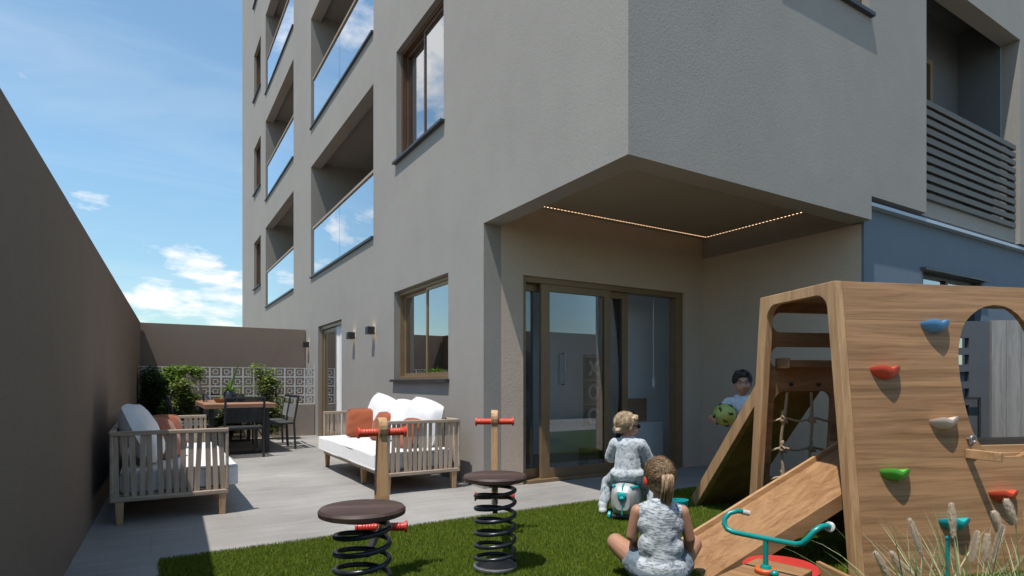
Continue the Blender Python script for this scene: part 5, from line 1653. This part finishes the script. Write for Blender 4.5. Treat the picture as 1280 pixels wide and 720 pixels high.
MB().tube([tie + V((0.021 * math.cos(g * math.pi / 8), -0.008, 0.017 * math.sin(g * math.pi / 8))) for g in range(16)], 0.006, 8, closed=True).build('hair_tie', M['dark_blond'], hh, smooth=True)
MT = Matrix.Translation(HC) @ RT.to_4x4()
MB().ball(MT @ V((-0.080, -0.006, -0.020)), (0.012, 0.020, 0.026), 14, 10, RT).build('earphone', M['coral'], gr, smooth=True, angle=0)

# ---- boy standing behind the leaning board with a ball under his arm
bl = site(2.062, 5.28)
A_B = -HEAD + rad(180) - rad(6)
by = thing('person', 'boy with short black hair in a pale tee holding a green ball under his arm', 'person', (bl.x, bl.y, 0.0), A_B)
HC = V((0.0, 0.01, 1.045))
RT = Euler((rad(-2), rad(4), rad(-10))).to_matrix()
k = 1.04
hd = [(p[0], p[1] + HC, *p[2:]) if p[0] == 's' else ('c', p[1] + HC, p[2] + HC, p[3], p[4]) for p in head(k)]
body = turned(hd, HC, RT)
body += [C((0, -0.012, 0.90), (0, 0.0, 0.99), 0.042, 0.038), C((-0.085, -0.01, 0.865), (0.085, -0.01, 0.865), 0.046, 0.046), C((0, -0.01, 0.62), (0, -0.01, 0.83), 0.082, 0.090), S((0, -0.012, 0.575), (0.118, 0.085, 0.085))]
for s in (-1, 1):
    body += chainc([(s * 0.062, -0.005, 0.56), (s * 0.072, 0.0, 0.31), (s * 0.075, -0.015, 0.07)], [0.068, 0.046, 0.030])
    body += [C((s * 0.075, -0.03, 0.035), (s * 0.085, 0.075, 0.028), 0.032, 0.026)]
body += chainc([(0.122, -0.008, 0.858), (0.215, -0.025, 0.715), (0.290, 0.085, 0.735)], [0.040, 0.033, 0.027])
body += hand((0.295, 0.10, 0.735), (-0.05, 0.9, -0.25), (-1, 0, 0.1), 1, 0.95, 0.55)
body += chainc([(-0.122, -0.008, 0.858), (-0.165, 0.0, 0.70), (-0.17, 0.05, 0.545)], [0.040, 0.032, 0.025])
body += hand((-0.17, 0.055, 0.535), (0, 0.25, -1), (1, 0, 0), 1, 0.95, 0.4)
blob('body', body, M['skin_warm'], by, 0.005, 5)
face_bits(by, HC, RT, M['lip'], M['iris'], M['black_hair'], k)
sh = [C((0, -0.01, 0.56), (0, -0.01, 0.83), 0.108, 0.108), C((-0.085, -0.01, 0.862), (0.085, -0.01, 0.862), 0.056, 0.056), C((-0.035, -0.008, 0.912), (0.035, -0.008, 0.912), 0.036, 0.036)]
sh += chainc([(0.115, -0.008, 0.860), (0.178, -0.018, 0.765)], [0.055, 0.053]) + chainc([(-0.115, -0.008, 0.860), (-0.155, -0.004, 0.745)], [0.055, 0.052])
blob('shirt', sh, M['tee'], by, 0.006, 6, [(0.06, 0.02), (0.02, 0.008)])
pn = [S((0, -0.012, 0.545), (0.128, 0.098, 0.085))]
for s in (-1, 1): pn += chainc([(s * 0.064, -0.005, 0.54), (s * 0.076, 0.0, 0.33)], [0.078, 0.068])
blob('shorts', pn, M['denim'], by, 0.006, 6, [(0.05, 0.014)])
for s in (-1, 1):
    blob('shoe', [C((s * 0.075, -0.035, 0.038), (s * 0.086, 0.085, 0.032), 0.038, 0.031)], M['shoe'], by, 0.006, 3)
hr = [S((0, -0.024, 0.026), (0.078, 0.088, 0.080)), S((0, 0.034, 0.074), (0.058, 0.038, 0.026)), S((0.052, 0.016, 0.050), (0.024, 0.036, 0.034)), S((-0.052, 0.016, 0.050), (0.024, 0.036, 0.034)), S((0, -0.055, -0.025), (0.058, 0.036, 0.055)),
      S((0.02, 0.05, 0.086), (0.028, 0.022, 0.020)), S((-0.03, 0.045, 0.088), (0.028, 0.026, 0.020)), S((0.04, 0.01, 0.096), (0.028, 0.028, 0.02)), S((-0.01, -0.01, 0.103), (0.036, 0.036, 0.018))]
hr = turned([(p[0], p[1] + HC, *p[2:]) for p in hr], HC, RT)
hh = blob('hair', hr, M['black_hair'], by, 0.005, 2, [(0.03, 0.014), (0.011, 0.008)])
strands(hh, HC, RT, (0.080, 0.089, 0.084), 420, 0.05, M['black_hair'], 9, lambda q: (q.x * 0.6, 0.8, -0.4), -0.25, 0.75, 0.003, (0, -0.022, 0.030))
# ball with dark flashes, held against his side
ba = thing('ball', 'lime green ball with dark flashes held under the boy\'s arm', 'ball', bl + (Matrix.Rotation(A_B, 3, 'Z') @ V((0.178, 0.098, 0.765))), A_B)
MB().ball((0, 0, 0), 0.098, 32, 20).build('skin', M['melon'], ba, smooth=True, angle=0)
G = random.Random(6)
b = MB()
for i in range(15):
    a = i * 2.4 + G.uniform(-.2, .2); t_ = math.acos(1 - 2 * (i + 0.5) / 15)
    c = V((math.sin(t_) * math.cos(a), math.sin(t_) * math.sin(a), math.cos(t_)))
    e1, e2, _ = basis(c)
    rr = G.uniform(0, 6.28)
    d1 = e1 * math.cos(rr) + e2 * math.sin(rr); d2 = c.cross(d1)
    pts = [(c + d1 * (u * 0.30) + d2 * (0.09 * math.sin(u * 3))).normalized() * 0.0985 for u in [-1 + j / 5 for j in range(11)]]
    b.tube(pts, [0.0015 + 0.011 * (1 - abs(-1 + j / 5)) for j in range(11)], 6)
b.build('print', m_var('dark_green_flash', (0.035, 0.05, 0.02), 0.5, 0.1, 10), ba, smooth=True, angle=0)

# teal toy block on the turf beyond the girl
tb2 = thing('toy_tub', 'small teal toy tub standing on the turf beside the girl', 'tub', site(1.345, 4.72), 0)
MB().lathe([(0.052, 0.0), (0.058, 0.005), (0.063, 0.10), (0.066, 0.102), (0.066, 0.112), (0.058, 0.112), (0.054, 0.03)], 28).build('tub', M['aqua'], tb2, smooth=True)

# ================================================================= LIGHT, SKY, CAMERA
SD = V((0.35, 0.138, -1.0))           # the way the light travels
to_sun = (-SD).normalized()
el = math.asin(to_sun.z)
sun = bpy.data.lights.new('sun', 'SUN')
sun.energy = 4.0; sun.angle = rad(0.5); sun.color = (1.0, 0.95, 0.88)
so = bpy.data.objects.new('sun', sun); COL.objects.link(so)
so.rotation_euler = SD.to_track_quat('-Z', 'Y').to_euler()

w = bpy.data.worlds.new('World'); scene.world = w
w.use_nodes = True
t = NT(w.node_tree)
bg = t.n['Background']
sky = t.node('ShaderNodeTexSky', sky_type='NISHITA')
sky.sun_disc = False
sky.sun_elevation = el
sky.sun_rotation = math.atan2(to_sun.x, to_sun.y)
sky.altitude = 50; sky.air_density = 1.0; sky.dust_density = 0.35; sky.ozone_density = 1.6
tc = t.node('ShaderNodeTexCoord')
dirv = tc.outputs['Generated']
sep = t.node('ShaderNodeSeparateXYZ'); t.l.new(dirv, sep.inputs[0])
X_, Y_, Z_ = sep.outputs
# flat cloud deck: direction divided by height, so clouds flatten towards the horizon
den = t.math('MAXIMUM', t.math('ADD', Z_, 0.24), 0.02)
cmb = t.node('ShaderNodeCombineXYZ')
t.l.new(t.math('DIVIDE', X_, den), cmb.inputs[0]); t.l.new(t.math('DIVIDE', Y_, den), cmb.inputs[1])
n1 = t.noise(cmb.outputs[0], 3.4, 10, 0.6, 0.2)
n2 = t.noise(t.scale(cmb.outputs[0], (0.6, 2.2, 1), (0, 0, rad(25))), 1.2, 7, 0.6, 0.6)
def bump_at(hd, elv, amp, radius):
    d = V((math.sin(rad(hd)) * math.cos(rad(elv)), math.cos(rad(hd)) * math.cos(rad(elv)), math.sin(rad(elv))))
    vm = t.node('ShaderNodeVectorMath', operation='DISTANCE')
    t.l.new(dirv, vm.inputs[0]); vm.inputs[1].default_value = d
    q = t.math('DIVIDE', vm.outputs['Value'], radius)
    return t.math('MULTIPLY', t.math('EXPONENT', t.math('MULTIPLY', t.math('MULTIPLY', q, q), -1.0)), amp)
cov = None
for (hd, elv, amp, r_) in CLOUDS:
    c_ = bump_at(hd, elv, amp, r_)
    cov = c_ if cov is None else t.math('ADD', cov, c_)
dens = t.math('ADD', t.math('ADD', t.math('MULTIPLY', n1, 1.0), cov), -0.62)
alpha = t.math('MULTIPLY', dens, 7.0, clamp=True)
wisp = t.math('MULTIPLY', t.math('ADD', n2, -0.50, clamp=True), 1.1, clamp=True)
alpha = t.math('MAXIMUM', alpha, t.math('MULTIPLY', wisp, 0.6))
alpha = t.math('MULTIPLY', alpha, t.math('MULTIPLY', t.math('ADD', Z_, -0.01), 14.0, clamp=True))
shade = t.ramp(t.math('ADD', dens, t.math('MULTIPLY', t.math('ADD', n1, -0.5), 0.3)), [(0.0, (CLOUD_HI,) * 3), (0.25, (CLOUD_HI,) * 3), (0.6, (CLOUD_HI * 0.72, CLOUD_HI * 0.75, CLOUD_HI * 0.80))])
low = t.math('MULTIPLY_ADD', t.math('MULTIPLY', Z_, 3.2, clamp=True), 0.36, 0.64)
tinted = t.mix(1.0, t.mix(1.0, sky.outputs[0], SKY_TINT, 'MULTIPLY'), low, 'MULTIPLY')
col = t.mix(alpha, tinted, shade)
t.l.new(col, bg.inputs['Color'])
bg.inputs['Strength'].default_value = SKY_STRENGTH

cam = bpy.data.cameras.new('camera')
cam.sensor_width = 36; cam.sensor_fit = 'HORIZONTAL'
cam.lens = 36 * 737 / 1280
cam.shift_y = 118 / 1280
cam.clip_start = 0.05; cam.clip_end = 2000
co = bpy.data.objects.new('camera', cam); COL.objects.link(co)
co.location = (0, 0, 1.05)
co.rotation_euler = (rad(90), 0, -HEAD)
scene.camera = co
vs_ = scene.view_settings
vs_.view_transform = 'Standard'; vs_.look = 'None'; vs_.exposure = EXPOSURE; vs_.gamma = 1; vs_.use_curve_mapping = False
scene.cycles.max_bounces = 8
scene.cycles.transparent_max_bounces = 16
scene.cycles.caustics_reflective = False
scene.cycles.caustics_refractive = False
scene.cycles.use_denoising = True
